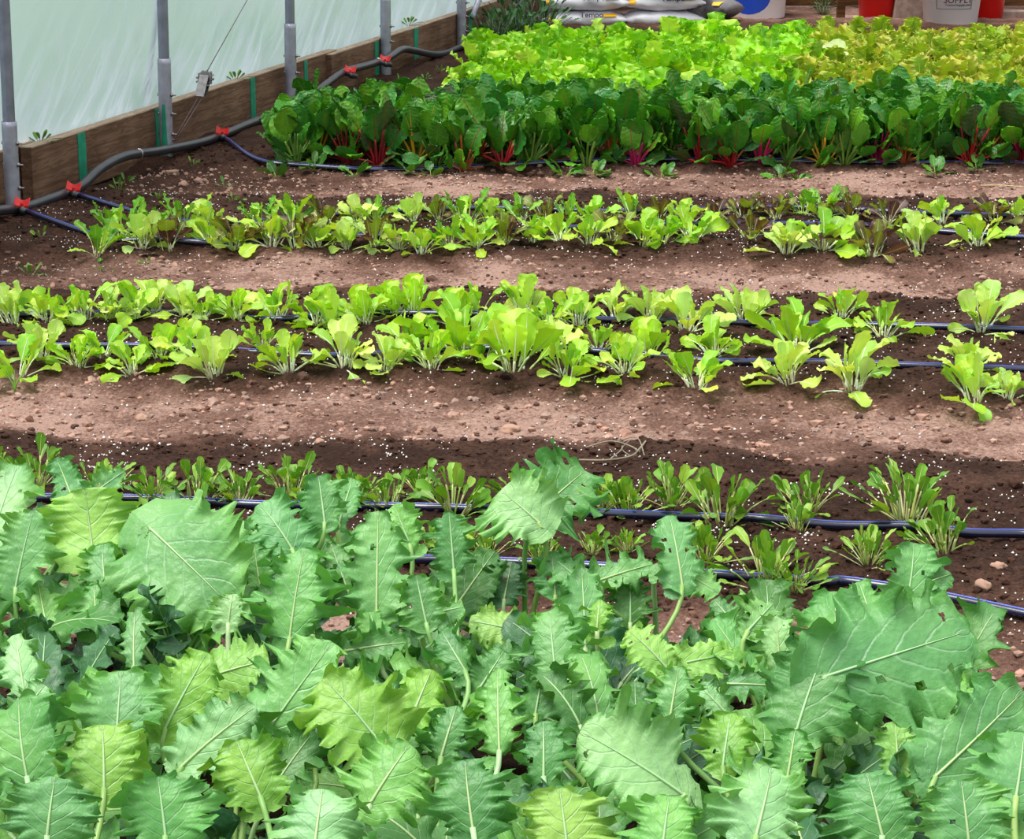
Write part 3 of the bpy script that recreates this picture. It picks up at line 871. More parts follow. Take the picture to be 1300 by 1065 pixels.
bedC_r = [(-12, 612, 58), (45, 618, 62), (130, 628, 54), (195, 636, 48), (252, 640, 62), (305, 640, 52), (370, 632, 58), (405, 640, 40), (452, 640, 50), (492, 648, 58), (578, 650, 70), (660, 640, 46), (700, 640, 40),
          (768, 644, 44), (796, 652, 54), (852, 640, 58), (915, 664, 80), (1024, 650, 58), (1152, 660, 84), (1012, 672, 44), (1196, 700, 66), (535, 628, 42)]
bedC_f = [(80, 690, 40), (205, 680, 52), (450, 715, 40), (545, 695, 36), (585, 700, 46), (620, 706, 36), (752, 702, 36), (795, 700, 34), (895, 712, 56), (975, 742, 76), (1008, 748, 50), (1104, 715, 56), (690, 715, 40), (400, 700, 40)]


def place_row(lst, protos, kindname, cat, group, lab, hk=.98):
    """lst: px, py, height px, type; labels count from the plastic wall, which all rows start at"""
    lst = sorted(lst, key=lambda q: q[0]); n = len(lst)
    for i, q in enumerate(lst):
        p = GG(q[0], q[1])
        ty = q[3] if len(q) > 3 else 'r'
        pr = rng.choice(protos[ty])
        sc = q[2] / ppm(p) / (pr.h * hk) * rng.uniform(.97, 1.08)
        half = i < (n + 1) // 2
        od = ORD[i] + ' from the plastic wall' if half else (ORD[n - 1 - i] + ' from the far end').replace('first from the far end', 'last from the plastic wall')
        name, look = kindname[ty]
        pr.place(name, p, lab.format(look=look, od=od), cat, group, sc, rng.uniform(0, 6.28), rng.uniform(-.2, .2), rng.uniform(-.2, .2))


PK = dict(r=rom, o=oak, b=bro)
KN = dict(r=('lettuce_plant', 'pale green lettuce'), o=('lettuce_plant', 'green lobed-leaf lettuce'), b=('lettuce_plant', 'bronze-tinged lettuce'))
place_row(xr, PK, KN, 'lettuce', 'young mixed lettuces in the bed before the chard', '{look}, {od}, rear row of mixed bed before the chard')
place_row(xf, PK, KN, 'lettuce', 'young mixed lettuces in the bed before the chard', '{look}, {od}, front row of mixed bed before the chard')
KB = dict(r=('lettuce_plant', 'bright yellow-green lettuce'))
place_row(bedB_r, dict(r=rom), KB, 'lettuce', 'pale lettuces in the middle bed', '{look}, {od}, rear row of the middle bed')
place_row(bedB_f, dict(r=rom), KB, 'lettuce', 'pale lettuces in the middle bed', '{look}, {od}, front row of the middle bed')
KC = dict(r=('salad_green', 'small oval-leaved salad green'))
place_row(bedC_r, dict(r=aru), KC, 'salad plant', 'small salad greens behind the kale', '{look}, {od}, row on the hose behind the kale', .86)
place_row(bedC_f, dict(r=aru), KC, 'salad plant', 'small salad greens behind the kale', '{look}, {od}, row just behind the kale', .86)

# ------------------------------------------------------------------ chard
DG = [lin(74, 148, 38), lin(56, 128, 36), lin(100, 168, 40), lin(66, 138, 56)]
DGR = [lin(70, 96, 52), lin(58, 116, 50), lin(84, 84, 66)]
STEMS = dict(red=[lin(170, 28, 34), lin(140, 30, 40)], yellow=[lin(215, 165, 40), lin(190, 150, 50)], pink=[lin(205, 30, 110), lin(180, 40, 90)],
             green=[lin(130, 165, 70), lin(110, 150, 60)], orange=[lin(190, 90, 45), lin(165, 100, 60)])


def chard_plant(seed, stems, pal):
    rnd = random.Random(seed); fb, sb = MB(), MB()
    for i in range(17):
        az = i * 2.4 + rnd.uniform(-.5, .5); q = i / 16
        d = np.array([math.cos(az), math.sin(az), 0])
        e = math.radians(60 + 24 * q + rnd.uniform(-7, 7)); pl = rnd.uniform(.06, .155)
        if i < 5: e = math.radians(rnd.uniform(25, 55)); pl = rnd.uniform(.03, .08)
        t = nrm(d * math.cos(e) + ZV * math.sin(e)); root = d * .012 - ZV * .01
        B = root + t * pl + d * .01
        sc = vary(rnd.choice(stems), rnd, .15)
        tube(sb, bez(root, root + ZV * pl * .4, B - t * pl * .3, B, 6), np.linspace(.0052, .0036, 6), sc, 6)
        L = rnd.uniform(.085, .125) * (1 if i >= 5 else .72)
        facing = nrm(np.array([rnd.uniform(-.6, .6), rnd.uniform(-.6, .6), .2]) + d * .8 * rnd.choice((-1, -.6, .4)))
        leaf(fb, sb, B, nrm(t + d * .12), facing, L, L * rnd.uniform(.66, .86), vary(rnd.choice(pal), rnd, .2), sc, rnd, ragged=.08, back=.12,
             bend=rnd.uniform(-1.0, .25), prof='ovate', nu=20, nv=10, ruffle=.055, rfreq=3, cup=.12, pucker=.05, rib=.0020, twist=rnd.uniform(-.5, .5))
    return fb, sb


chp = {k: [Proto(*chard_plant(500 + 10 * i + j, STEMS[k], DG + DG + DG[:1] if j < 2 else DG + DG + DGR[:2]), 'chard', .30) for j in range(3)] for i, k in enumerate(STEMS)}
seq = ['green', 'yellow', 'red', 'red', 'green', 'green', 'orange', 'red', 'green', 'orange', 'green', 'orange', 'red', 'green', 'red', 'red', 'pink', 'green', 'yellow', 'green', 'pink', 'orange', 'green', 'red', 'orange', 'red']
xs = np.linspace(372, 1300, len(seq))
n_ = len(seq)
for i, (x, k) in enumerate(zip(xs, seq)):
    p = GG(x + rng.uniform(-6, 6), 209 + rng.uniform(-5, 4) - (3 if i == 0 else 0))
    od = ORD[i] + ' from the plastic wall' if i < 13 else (ORD[n_ - 1 - i] + ' from the far end').replace('first from the far end', 'last from the plastic wall')
    rng.choice(chp[k]).place('chard_plant', p, f'dark chard on {k} stems, front rank, {od}', 'chard', 'chard plants in the dense block', rng.uniform(.88, 1.0), rng.uniform(0, 6.28), rng.uniform(-.05, .12), rng.uniform(-.08, .08))
for rk, py, x0 in ((1, 196, 380), (2, 182, 402), (3, 168, 420)):
    nn = 26
    for x in np.linspace(x0, 1330, nn):
        p = GG(x + rng.uniform(-10, 10), py + rng.uniform(-5, 5))
        k = rng.choice(list(STEMS))
        rng.choice(chp[k]).place('chard_plant', p, f'glossy dark green chard inside the dense block, {ORD[rk]} rank from the path', 'chard', 'chard plants in the dense block', rng.uniform(.84, .96), rng.uniform(0, 6.28), rng.uniform(-.05, .1), rng.uniform(-.08, .08))
# low young chard leaves at the front edge
low = [Proto(*rosette(700 + i, 7, .05, .08, .6, 'ovate', [lin(70, 135, 40), lin(105, 165, 45), lin(50, 110, 40)], [lin(150, 170, 80)], (15, 55), (.01, .03), (-.5, .3), .0016,
                      ruffle=.05, rfreq=3, cup=.15, pucker=.02, nu=12, nv=8), 'chard', .07) for i in range(4)]
lx = [(352, 226), (400, 222), (450, 222), (520, 218), (548, 222), (600, 214), (650, 210), (716, 224), (752, 222), (838, 222), (990, 226), (1012, 224), (1130, 205), (1188, 222), (1240, 218)]
for i, (x, y) in enumerate(lx):
    rng.choice(low).place('young_chard', GG(x, y), f'low young chard at the path edge of the block, {ORD[i] if i < 8 else ORD[len(lx) - 1 - i]} from the {"plastic wall" if i < 8 else "far end"}', 'chard',
                          'low young chard along the path edge', rng.uniform(.8, 1.05), rng.uniform(0, 6.28))

# ------------------------------------------------------------------ bright lettuce block and frilly lettuce block
BL = [lin(150, 215, 22), lin(172, 225, 34), lin(128, 196, 24), lin(188, 232, 84)]
blk = [Proto(*rosette(800 + i, 13, .10, .15, .78, 'spat', BL, [lin(190, 225, 110)], (25, 82), (.05, .09), (-.5, .5), .003,
                      ruffle=.12, rfreq=4, teeth=.12, nteeth=9, cup=.2, nu=16, nv=8, splay=.02), 'lett', .21) for i in range(5)]
FL = [(lin(170, 200, 36), lin(200, 204, 84)), (lin(152, 192, 32), lin(184, 196, 60)), (lin(188, 210, 50), lin(206, 200, 104)), (lin(140, 180, 34), lin(170, 184, 56))]
frl = [Proto(*rosette(900 + i, 15, .07, .11, .9, 'spat', FL, [lin(190, 210, 110)], (20, 80), (.02, .05), (-.3, .6), .0025,
                      ruffle=.16, rfreq=6, teeth=.15, nteeth=12, lobes=.1, ragged=.25, cup=.2, nu=26, nv=8, splay=.02), 'frill', .15) for i in range(5)]
rows = [(150, 600, 1000, 15), (134, 600, 990, 16), (118, 602, 1000, 16), (102, 605, 1010, 16), (88, 625, 1010, 15), (75, 690, 1010, 13)]
for ri, (py, xa, xb, nn) in enumerate(rows):
    for i, x in enumerate(np.linspace(xa, xb, nn)):
        p = GG(x + rng.uniform(-9, 9), py + rng.uniform(-4, 4))
        if ri == len(rows) - 1:
            lab = f'bright green lettuce, {ORD[i] + " from the plastic wall" if i < 7 else ORD[nn - 1 - i] + " from the frilly lettuce"}, last rank before the bags'
        else:
            lab = f'bright green lettuce in the dense block, {ORD[ri]} rank behind the chard'
        rng.choice(blk).place('lettuce_plant', p, lab, 'lettuce', 'bright lettuces in the block behind the chard', rng.uniform(.78, .92), rng.uniform(0, 6.28))
rows = [(150, 1010, 1330, 9), (134, 1010, 1330, 9), (118, 1000, 1330, 9), (103, 1030, 1330, 9), (88, 1035, 1330, 9), (74, 1050, 1330, 8), (62, 1040, 1330, 8)]
for ri, (py, xa, xb, nn) in enumerate(rows):
    for i, x in enumerate(np.linspace(xa, xb, nn)):
        p = GG(x + rng.uniform(-9, 9), py + rng.uniform(-3, 3))
        if ri == len(rows) - 1:
            lab = f'frilly yellow-green lettuce before the pails, {ORD[i]} from the bright green lettuce'
        else:
            lab = f'frilly yellow-green lettuce in the dense block, {ORD[ri]} rank behind the chard'
        rng.choice(frl).place('frilly_lettuce', p, lab, 'lettuce', 'frilly lettuces behind the chard', rng.uniform(.95, 1.15), rng.uniform(0, 6.28))
fb, sb = MB(), MB()
rn = random.Random(5)
leaf(fb, sb, (0, 0, 0), (1, .1, .1), (0, -.6, .8), .13, .10, lin(220, 238, 165), lin(235, 240, 200), rn, bend=-.5, prof='spat', nu=14, nv=8, ruffle=.03, rib=.002)
r = empty('loose_leaf', G(1040, 60, .15), 'pale cream-green loose leaf lying on top of the frilly lettuces', 'leaf')
fb.build('blade', 'lett', r); sb.build('midrib', 'stalk', r)

# ------------------------------------------------------------------ kale
KBG = [lin(122, 182, 104), lin(94, 154, 82), lin(154, 204, 138), lin(108, 168, 100)]
KGR = [lin(108, 172, 88), lin(126, 186, 92), lin(96, 158, 84)]
KYG = [lin(140, 192, 84), lin(128, 182, 72), lin(150, 198, 96)]
KDK = [lin(70, 122, 76), lin(76, 132, 62), lin(50, 96, 58), lin(84, 142, 66)]
KST = [lin(150, 190, 110), lin(178, 208, 150), lin(140, 180, 96)]
# blade base px, tip px, width px, z of base, z of tip, colour key, lacy 0..1, bend
heroes = [
    (192, 672, 292, 768, 150, .32, .28, 'b', .0, -.5), (118, 702, 108, 622, 118, .27, .31, 'y', .1, .5), (96, 645, 72, 582, 60, .29, .33, 'b', .3, .4),
    (112, 632, 158, 598, 38, .30, .33, 'b', .2, -.3), (-12, 690, 22, 592, 92, .28, .33, 'b', .1, -.3), (20, 745, 42, 650, 90, .25, .29, 'b', .2, -.2),
    (134, 752, 130, 690, 64, .23, .27, 'b', .3, -.3), (368, 808, 386, 698, 112, .25, .30, 'g', .85, -.3), (478, 774, 480, 652, 84, .25, .31, 'b', .35, -.3),
    (412, 662, 404, 604, 66, .29, .33, 'b', .2, -.4), (430, 665, 448, 608, 40, .27, .31, 'g', .2, -.3), (370, 696, 330, 640, 92, .27, .30, 'b', .15, -.7),
    (683, 662, 636, 622, 96, .32, .335, 'b', .1, -.6), (684, 650, 742, 598, 110, .32, .35, 'b', .1, -.6), (866, 742, 850, 655, 66, .26, .32, 'b', .2, -.5),
    (850, 720, 912, 752, 55, .27, .26, 'b', .2, -.5), (576, 722, 570, 650, 66, .26, .30, 'b', .5, -.3), (580, 768, 628, 700, 70, .20, .25, 'd', .3, -.2),
    (541, 790, 528, 730, 60, .25, .28, 'b', .2, -.3), (548, 780, 590, 770, 50, .25, .25, 'b', .4, -.4), (662, 802, 596, 788, 62, .22, .23, 'y', .1, -.3),
    (482, 838, 470, 776, 64, .21, .24, 'g', .3, -.3), (704, 845, 698, 775, 96, .24, .28, 'b', .75, -.4), (743, 822, 738, 722, 70, .23, .29, 'b', .4, -.2),
    (748, 748, 690, 700, 70, .23, .26, 'b', .7, -.5), (752, 740, 828, 716, 66, .23, .25, 'b', .8, -.4), (758, 800, 762, 760, 46, .26, .29, 'y', .8, -.8),
    (846, 848, 798, 800, 74, .25, .26, 'y', .05, -.5), (850, 846, 930, 830, 62, .24, .25, 'y', .1, -.4), (486, 948, 412, 862, 118, .27, .30, 'y', .15, -.6),
    (522, 912, 548, 850, 64, .23, .27, 'y', .05, -.3), (341, 926, 420, 818, 112, .25, .30, 'b', .6, -.3), (440, 826, 520, 815, 60, .22, .23, 'b', .7, -.5),
    (634, 952, 632, 850, 68, .25, .29, 'g', .7, -.3), (148, 934, 154, 852, 100, .27, .30, 'b', .05, -.3), (210, 924, 262, 830, 88, .26, .30, 'y', .15, -.5),
    (258, 862, 340, 838, 80, .28, .27, 'y', .15, -.5), (232, 972, 322, 898, 84, .28, .29, 'b', .05, -.5), (34, 985, 24, 888, 130, .28, .30, 'g', .1, -.7),
    (132, 1000, 130, 920, 116, .27, .29, 'y', .2, -.6), (866, 1008, 740, 930, 120, .29, .30, 'b', .1, -.5), (810, 955, 806, 866, 70, .21, .24, 'd', .1, -.2),
    (850, 915, 862, 846, 78, .25, .29, 'b', .75, -.4), (925, 868, 1000, 872, 62, .24, .22, 'b', .6, -.4), (922, 905, 886, 868, 50, .24, .25, 'b', .6, -.4),
    (918, 972, 928, 905, 70, .24, .27, 'y', .1, -.6), (1050, 858, 1226, 802, 160, .33, .31, 'b', .0, -.55), (1012, 925, 1052, 812, 112, .28, .31, 'g', .15, -.5),
    (1058, 848, 1060, 752, 92, .30, .33, 'g', .15, -.4), (1150, 768, 1160, 690, 78, .30, .345, 'b', .15, -.6), (1152, 752, 1208, 728, 52, .31, .32, 'b', .1, -.7),
    (1110, 800, 1090, 738, 60, .31, .33, 'g', .3, -.5), (1188, 985, 1296, 880, 118, .28, .30, 'b', .1, -.4), (1140, 975, 1136, 915, 56, .24, .27, 'g', .2, -.3),
    (1230, 950, 1250, 868, 70, .26, .29, 'g', .2, -.3), (1290, 1010, 1300, 930, 100, .28, .30, 'b', .1, -.5), (950, 800, 985, 762, 66, .24, .27, 'b', .4, -.5),
    (990, 850, 985, 782, 66, .25, .28, 'b', .4, -.4), (930, 790, 905, 760, 50, .23, .25, 'b', .5, -.4), (30, 875, 20, 806, 66, .24, .27, 'b', .6, -.6),
    (30, 905, 58, 868, 60, .25, .27, 'b', .3, -.4), (170, 845, 172, 770, 62, .19, .23, 'b', .9, -.3), (122, 800, 120, 742, 60, .21, .24, 'g', .9, -.3),
    (290, 790, 296, 752, 54, .28, .26, 'b', .2, -.6), (240, 810, 228, 772, 60, .18, .21, 'd', .7, -.3), (60, 800, 48, 740, 64, .2, .24, 'g', .7, -.4),
    (590, 850, 560, 800, 66, .22, .25, 'b', .7, -.4), (610, 872, 640, 826, 62, .2, .23, 'b', .3, -.4), (680, 905, 690, 850, 60, .22, .25, 'g', .3, -.4),
    (735, 905, 745, 850, 56, .2, .23, 'b', .3, -.4), (560, 960, 580, 895, 66, .24, .27, 'g', .7, -.4), (400, 975, 378, 905, 60, .2, .24, 'g', .8, -.3),
    (690, 985, 690, 915, 84, .25, .28, 'b', .5, -.4), (1085, 930, 1100, 868, 64, .23, .26, 'g', .3, -.4), (1000, 985, 1010, 925, 64, .25, .28, 'g', .3, -.4),
    (330, 1010, 300, 940, 96, .28, .30, 'y', .2, -.5), (470, 1020, 520, 945, 104, .27, .30, 'g', .25, -.5), (600, 1050, 590, 965, 100, .28, .30, 'b', .2, -.5),
    (60, 1060, 70, 985, 120, .29, .30, 'b', .15, -.5), (210, 1060, 200, 985, 110, .28, .30, 'g', .15, -.5), (960, 1060, 980, 975, 110, .28, .30, 'b', .2, -.5),
    (1120, 1060, 1100, 980, 110, .28, .30, 'g', .2, -.5), (720, 1075, 710, 1000, 110, .28, .30, 'y', .2, -.5), (1230, 1070, 1220, 990, 110, .29, .30, 'b', .1, -.5),
    (400, 1070, 410, 1000, 110, .28, .30, 'b', .3, -.5), (840, 1085, 850, 1010, 100, .28, .30, 'g', .3, -.5),
    (520, 690, 500, 640, 56, .25, .28, 'g', .3, -.4), (20, 640, -10, 596, 60, .28, .31, 'b', .2, -.3), (330, 745, 322, 690, 66, .23, .26, 'g', .6, -.4),
    (250, 745, 300, 705, 40, .2, .22, 'd', .4, -.3), (440, 745, 420, 690, 60, .21, .25, 'g', .7, -.3), (640, 760, 650, 712, 58, .2, .22, 'd', .5, -.3),
    (800, 790, 800, 735, 74, .18, .2, 'd', .5, -.3), (705, 755, 700, 700, 56, .22, .24, 'b', .5, -.3),
]
KP = dict(b=KBG, g=KGR, y=KYG, d=KDK)
plants = []
for ri, (Y, xa, xb, nn) in enumerate(((3.06, -.72, .38, 7), (2.80, -.66, .52, 7), (2.52, -.58, .56, 6), (2.24, -.52, .54, 6), (1.98, -.46, .46, 5))):
    for i in range(nn):
        x = xa + (xb - xa) * i / (nn - 1) + rng.uniform(-.02, .02); y = Y - .2 * x + rng.uniform(-.03, .03)
        plants.append(dict(x=x, y=y, z=gz(x, y), r=ri, i=i, n=nn, h=[]))
for h in heroes:
    B = G(h[0], h[1], h[5])
    al = math.radians(rng.uniform(38, 62)); pn = np.array([rng.uniform(-.25, .25), -math.sin(al), math.cos(al)]); dr = ray(h[2], h[3])
    T_ = CAM + dr * (((B - CAM) @ pn) / (dr @ pn))
    best = min(plants, key=lambda q: (q['x'] - B[0]) ** 2 + (q['y'] - B[1] + .05) ** 2 + .003 * len(q['h']))
    best['h'].append((h, B, T_, pn))
RK = ['rank by the salad greens', 'second rank from the salad greens', 'third rank from the salad greens', 'fourth rank from the salad greens', 'fifth rank, closest to the viewer']
for pl in plants:
    org = np.array([pl['x'], pl['y'], pl['z'] - .005]); rnd = random.Random(int(1e4 * (pl['x'] + 5) + 77 * pl['r']))
    fb, sb = MB(), MB(); kk = ''
    tube(sb, bez(org * 0, ZV * .03, ZV * .06, ZV * .09 + np.array([rnd.uniform(-.01, .01), 0, 0]), 6), np.linspace(.008, .006, 6), KST[0], 8)
    for h, B, T_, pn in pl['h']:
        b = h[9]; ch = T_ - B; chord = np.linalg.norm(ch); L = chord * (b / 2) / math.sin(b / 2); dch = nrm(ch)
        nn = nrm(pn - dch * (pn @ dch))
        t = nrm(math.cos(-b / 2) * dch + math.sin(-b / 2) * nn)
        n0 = nrm(-math.sin(-b / 2) * dch + math.cos(-b / 2) * nn)
        W = h[4] / ppm((B + T_) / 2)
        c = vary(rnd.choice(KP[h[7]]), rnd, .08, .03); lacy = min(1, h[8] + .18); sc = vary(rnd.choice(KST), rnd, .08)
        edge = vary(rnd.choice(KGR), rnd, .08, .02) if h[7] == 'b' else None
        r0 = ZV * rnd.uniform(.03, .08)
        Bl = B - org
        hd = np.array([Bl[0], Bl[1], 0]) * .25
        tube(sb, bez(r0, r0 + hd + ZV * Bl[2] * .45, Bl - t * .045 - ZV * .012, Bl, 10), np.linspace(.0045, .0032, 10), sc, 7)
        leaf(fb, sb, Bl - t * .004, t, n0, L * 1.06, W * (1.14 if h[4] > 95 else 1.0), c, vary(KST[1], rnd, .06), rnd, bend=b, prof='broad', nu=84, nv=18, blister=.0022, ruffle=.10 + .06 * lacy, rfreq=5 + 3 * lacy, holes=rnd.choice((0, 0, 1, 2, 4)), teeth=.10 + .12 * lacy,
             nteeth=18 + rnd.uniform(-2, 3), lobes=.06 + .56 * lacy, nlobes=rnd.uniform(4, 6), cup=rnd.uniform(-.15, .18), sweep=.12, ragged=.30 + .2 * lacy, back=.3 * (1 - lacy), ribt=.06, rib=.0019, twist=rnd.uniform(-.25, .25), edge_c=edge, mid_len=.95)
        # small leaflets at the top of the stalk
        for sgn in (-1, 1):
            if rnd.random() < .55:
                sdir = np.cross(t, n0) * sgn
                leaf(fb, None, Bl - t * rnd.uniform(.008, .02), nrm(sdir + t * .3), n0, .02 + .012 * rnd.random(), .016, c, sc, rnd, bend=-.4, prof='broad', nu=12, nv=6, ruffle=.1, teeth=.3, nteeth=6)
    nf = 11
    for i in range(nf):
        az = i * 2.4 + rnd.uniform(-.4, .4); d = np.array([math.cos(az), math.sin(az), 0])
        lo = i < 5
        if pl['r'] == 0 and not lo and pl['x'] > -.05: continue
        zb = rnd.uniform(.05, .12) if lo else rnd.uniform(.12, .2); rr = rnd.uniform(.035, .085) if lo else rnd.uniform(.02, .06)
        Bl = d * rr + ZV * zb; e = math.radians(rnd.uniform(5, 35) if lo else rnd.uniform(30, 65))
        t = nrm(d * math.cos(e) + ZV * math.sin(e)); L = rnd.uniform(.085, .12)
        r0 = ZV * rnd.uniform(.01, .06); sc = vary(rnd.choice(KST), rnd, .1)
        tube(sb, bez(r0, r0 + ZV * zb * .4, Bl - t * .03, Bl, 7), np.linspace(.0036, .0026, 7), sc, 6)
        lacy = rnd.choice((.3, .8, 1.0)); nn = nrm(ZV + np.array([rnd.uniform(-.2, .2), -.3, 0]))
        leaf(fb, sb, Bl, t, nn, L, L * rnd.uniform(.7, .9), vary(rnd.choice(KDK if rnd.random() < .6 else KGR), rnd, .12, .03), vary(KST[1], rnd, .06), rnd, bend=rnd.uniform(-1, -.2), prof='broad', nu=40, nv=10,
             ruffle=.09 + .06 * lacy, rfreq=5, teeth=.12 + .12 * lacy, nteeth=12, lobes=.08 + .55 * lacy, nlobes=5, cup=.1, sweep=.2, ragged=.3 + .2 * lacy, back=.2, rib=.0018, twist=rnd.uniform(-.3, .3))
    i, nn = pl['i'], pl['n']
    od = ORD[i] + ' from the plastic wall side' if i < (nn + 1) // 2 else ORD[nn - 1 - i] + ' from the bare path end'
    keys = [h[0][7] for h in pl['h']]; tone = 'blue-green' if keys.count('b') >= keys.count('y') else 'yellow-green'
    r = empty('kale_plant', org, f'{tone} kale, {RK[pl["r"]]}, {od}', 'kale', 'kale plants in the closest bed')
    fb.build('foliage', 'kale', r); sb.build('stalks', 'stalk', r)

# ------------------------------------------------------------------ weeds by the wall
wd = [Proto(*rosette(600 + i, 8, .02, .035, .5, 'ell', [lin(95, 140, 60), lin(120, 165, 60)], [lin(130, 150, 80)], (10, 70), (.006, .02), (-.5, .3), .0008, nu=6, nv=4, ruffle=.05), 'weed', .04) for i in range(3)]
wx = [(160, 232, 'near the baseboard foot under the long hose'), (150, 240, 'beside the second red valve'), (200, 250, 'on dark soil by the two pale stones'), (52, 300, 'under the first red valve hose'),
      (285, 236, 'between the pale stones and the chard'), (128, 345, 'on dark soil before the middle bed'), (295, 255, 'in front of the chard corner'), (38, 348, 'on bare soil close to the picture edge'),
      (640, 458, 'small on dark soil of the middle bed'), (245, 212, 'under the third red valve'), (540, 100, 'behind the chard below the header pipe'), (560, 90, 'below the sagging header pipe'), (185, 335, 'by the lettuces on the path edge')]
for x, y, lb in wx:
    rng.choice(wd).place('weed', GG(x, y), 'tiny green weed ' + lb, 'weed', 'tiny weeds by the plastic wall', rng.uniform(.7, 1.1), rng.uniform(0, 6.28))
bigw = [Proto(*rosette(640 + i, 70, .035, .06, .72, 'ell', [lin(64, 112, 62), lin(84, 134, 78), lin(50, 94, 50)], [lin(70, 100, 60)], (8, 85), (.05, .22), (-.6, .3), .0014,
                       ruffle=.06, lobes=.3, nlobes=3, nu=12, nv=6, splay=.04), 'weed', .22) for i in range(2)]
for i, (x, y, sc, lb) in enumerate([(628, 66, .85, 'dark leafy weed clump against the baseboard, closest to the slanting pipe'), (655, 52, 1.0, 'dark leafy weed clump in the corner, between two others'),
                                    (686, 46, .95, 'dark leafy weed clump touching the stacked white bags'), (652, 44, .9, 'dark leafy weed clump at the very back of the baseboard')]):
    bigw[i % 2].place('leafy_weed', GG(x, y), lb, 'weed', 'leafy weeds in the back corner', sc, rng.uniform(0, 6.28))
bigw[0].place('leafy_weed', G(1045, 18), 'small green weed growing in front of the dark back boards', 'weed', None, .4, 1)
# plants that poke up between film and board
for x, y, lb in ((52, 178, 'small weed sprouting over the board end by the first post'), (300, 108, 'small weed poking over the baseboard top near the chard corner'), (520, 42, 'small weed poking over the farther baseboard top')):
    p = RP(x, y, -.025); p[2] = .186
    wd[1].place('weed', p, lb, 'weed', 'weeds poking over the baseboard', 1.1, 1.0)
# onion-like sprout
mb = MB()
for k in range(3):
    d = np.array([.3 * (k - 1), .1, 1]); tube(mb, bez(np.zeros(3), ZV * .02, d * .03, d * .05 + np.array([.012 * (k - 1), 0, .0]), 7), np.linspace(.0022, .0006, 7), lin(120, 180, 50), 6)
o = mb.build('grassy_sprout', 'stalk'); o.location = Vector(GG(19, 498)); tag(o, 'single thin grassy sprout at the edge of the middle bed', 'sprout')

# ------------------------------------------------------------------ stones, clods, perlite, dry stems
st = [(218, 222, .017, 'larger pale stone beside the marked hoop post'), (233, 236, .014, 'smaller flat pale stone in front of the marked hoop post'),
      (180, 533, .012, 'flat pinkish stone on the wide path'), (648, 548, .014, 'pale round stone in the middle of the wide path'), (405, 563, .009, 'small pale stone at the path edge above the greens'),
      (1248, 745, .012, 'pale stone on dark soil between the two dark hoses'), (1268, 721, .009, 'flat pink chip beside the dark soil hoses'), (578, 530, .009, 'small stone lying among the path crumbs'),
      (985, 580, .006, 'small dark stone on the path near the dry stems')]
for i, (x, y, r_, lb) in enumerate(st):
    mb = MB(); rock(mb, (0, 0, 0), (r_ * 1.35, r_, r_ * .75), i + 1, sub=3)
    o = mb.build('stone', 'stone'); o.location = Vector(GG(x, y)) + Vector((0, 0, r_ * .35)); o.rotation_euler = (0, 0, i)
    tag(o, lb, 'stone', 'stones on the soil')
mb = MB(); n = 0; rr = random.Random(3)
c1, c2, c3 = lin(70, 48, 39), lin(108, 80, 68), lin(178, 145, 130)
ico_v = None
import bmesh
bm = bmesh.new(); bmesh.ops.create_icosphere(bm, subdivisions=1, radius=1)
ico_v = np.array([tuple(v.co) for v in bm.verts]); ico_f = [tuple(v.index for v in f.verts) for f in bm.faces]; bm.free()
while n < 26000:
    x = rr.uniform(-2.0, 2.3); y = 2.9 + 5.1 * rr.random() ** 1.25
    if abs(x) > .2 + y * .225 or wall_off(x, y) < .06: continue
    b = bedness(x, y); r_ = .0018 + .0068 * rr.random() ** 3.6
    if n % 40 == 0: r_ *= 1.9
    jit = np.array([rr.uniform(.6, 1.3) for _ in range(len(ico_v))])[:, None]
    c = c1 if b > .6 else (c3 if b < .4 and rr.random() < .8 else c2)
    mb.add(ico_v * jit * r_ * np.array([1.2, 1, .8]) + np.array([x, y, gz(x, y) + r_ * .3]), ico_f, None, vary(c, rr, .2))
    n += 1
o = mb.build('soil_crumbs', 'clod', smooth=False); tag(o, 'brown crumbs and small clods of soil scattered over beds and paths', 'soil', kind='stuff')
mb = MB(); n = 0
oc_v = np.array([(1, 0, 0), (-1, 0, 0), (0, 1, 0), (0, -1, 0), (0, 0, 1), (0, 0, -1)], float)
oc_f = [(0, 2, 4), (2, 1, 4), (1, 3, 4), (3, 0, 4), (2, 0, 5), (1, 2, 5), (3, 1, 5), (0, 3, 5)]
while n < 6000:
    x = rr.uniform(-2.0, 2.3); y = 3.0 + 4.6 * rr.random()
    if abs(x) > .2 + y * .225 or wall_off(x, y) < .12: continue
    b = bedness(x, y)
    if rr.random() > .25 + .75 * b: continue
    cl = noise.noise(Vector((x * 7, y * 7, 4)))
    if rr.random() > .25 + 1.5 * cl: continue
    r_ = rr.uniform(.0012, .0028) * (1.4 if rr.random() < .06 else 1)
    jit = np.array([rr.uniform(.7, 1.2) for _ in range(6)])[:, None]
    mb.add(oc_v * jit * r_ + np.array([x, y, gz(x, y) + r_ * .6 + .001]), oc_f)
    n += 1
o = mb.build('perlite_grains', 'perlite'); tag(o, 'white perlite grains sprinkled over the dark bed soil', 'perlite', kind='stuff')
mb = MB()
def twig(pxs, r_):
    pts = [GG(x, y) + ZV * (.006 + rr.uniform(0, .006)) for x, y in pxs]
    o0 = base_tw; tube(mb, smooth_path(pts, 24) - o0, r_, ns=6)
base_tw = GG(760, 590)
twig([(735, 589), (770, 592), (800, 586), (812, 575), (826, 556)], .0020)
twig([(744, 573), (775, 566), (800, 572), (812, 580)], .0016)
twig([(775, 590), (788, 578), (790, 570)], .0012); twig([(780, 568), (808, 560), (818, 585)], .0011); twig([(800, 586), (790, 575), (803, 562)], .001)
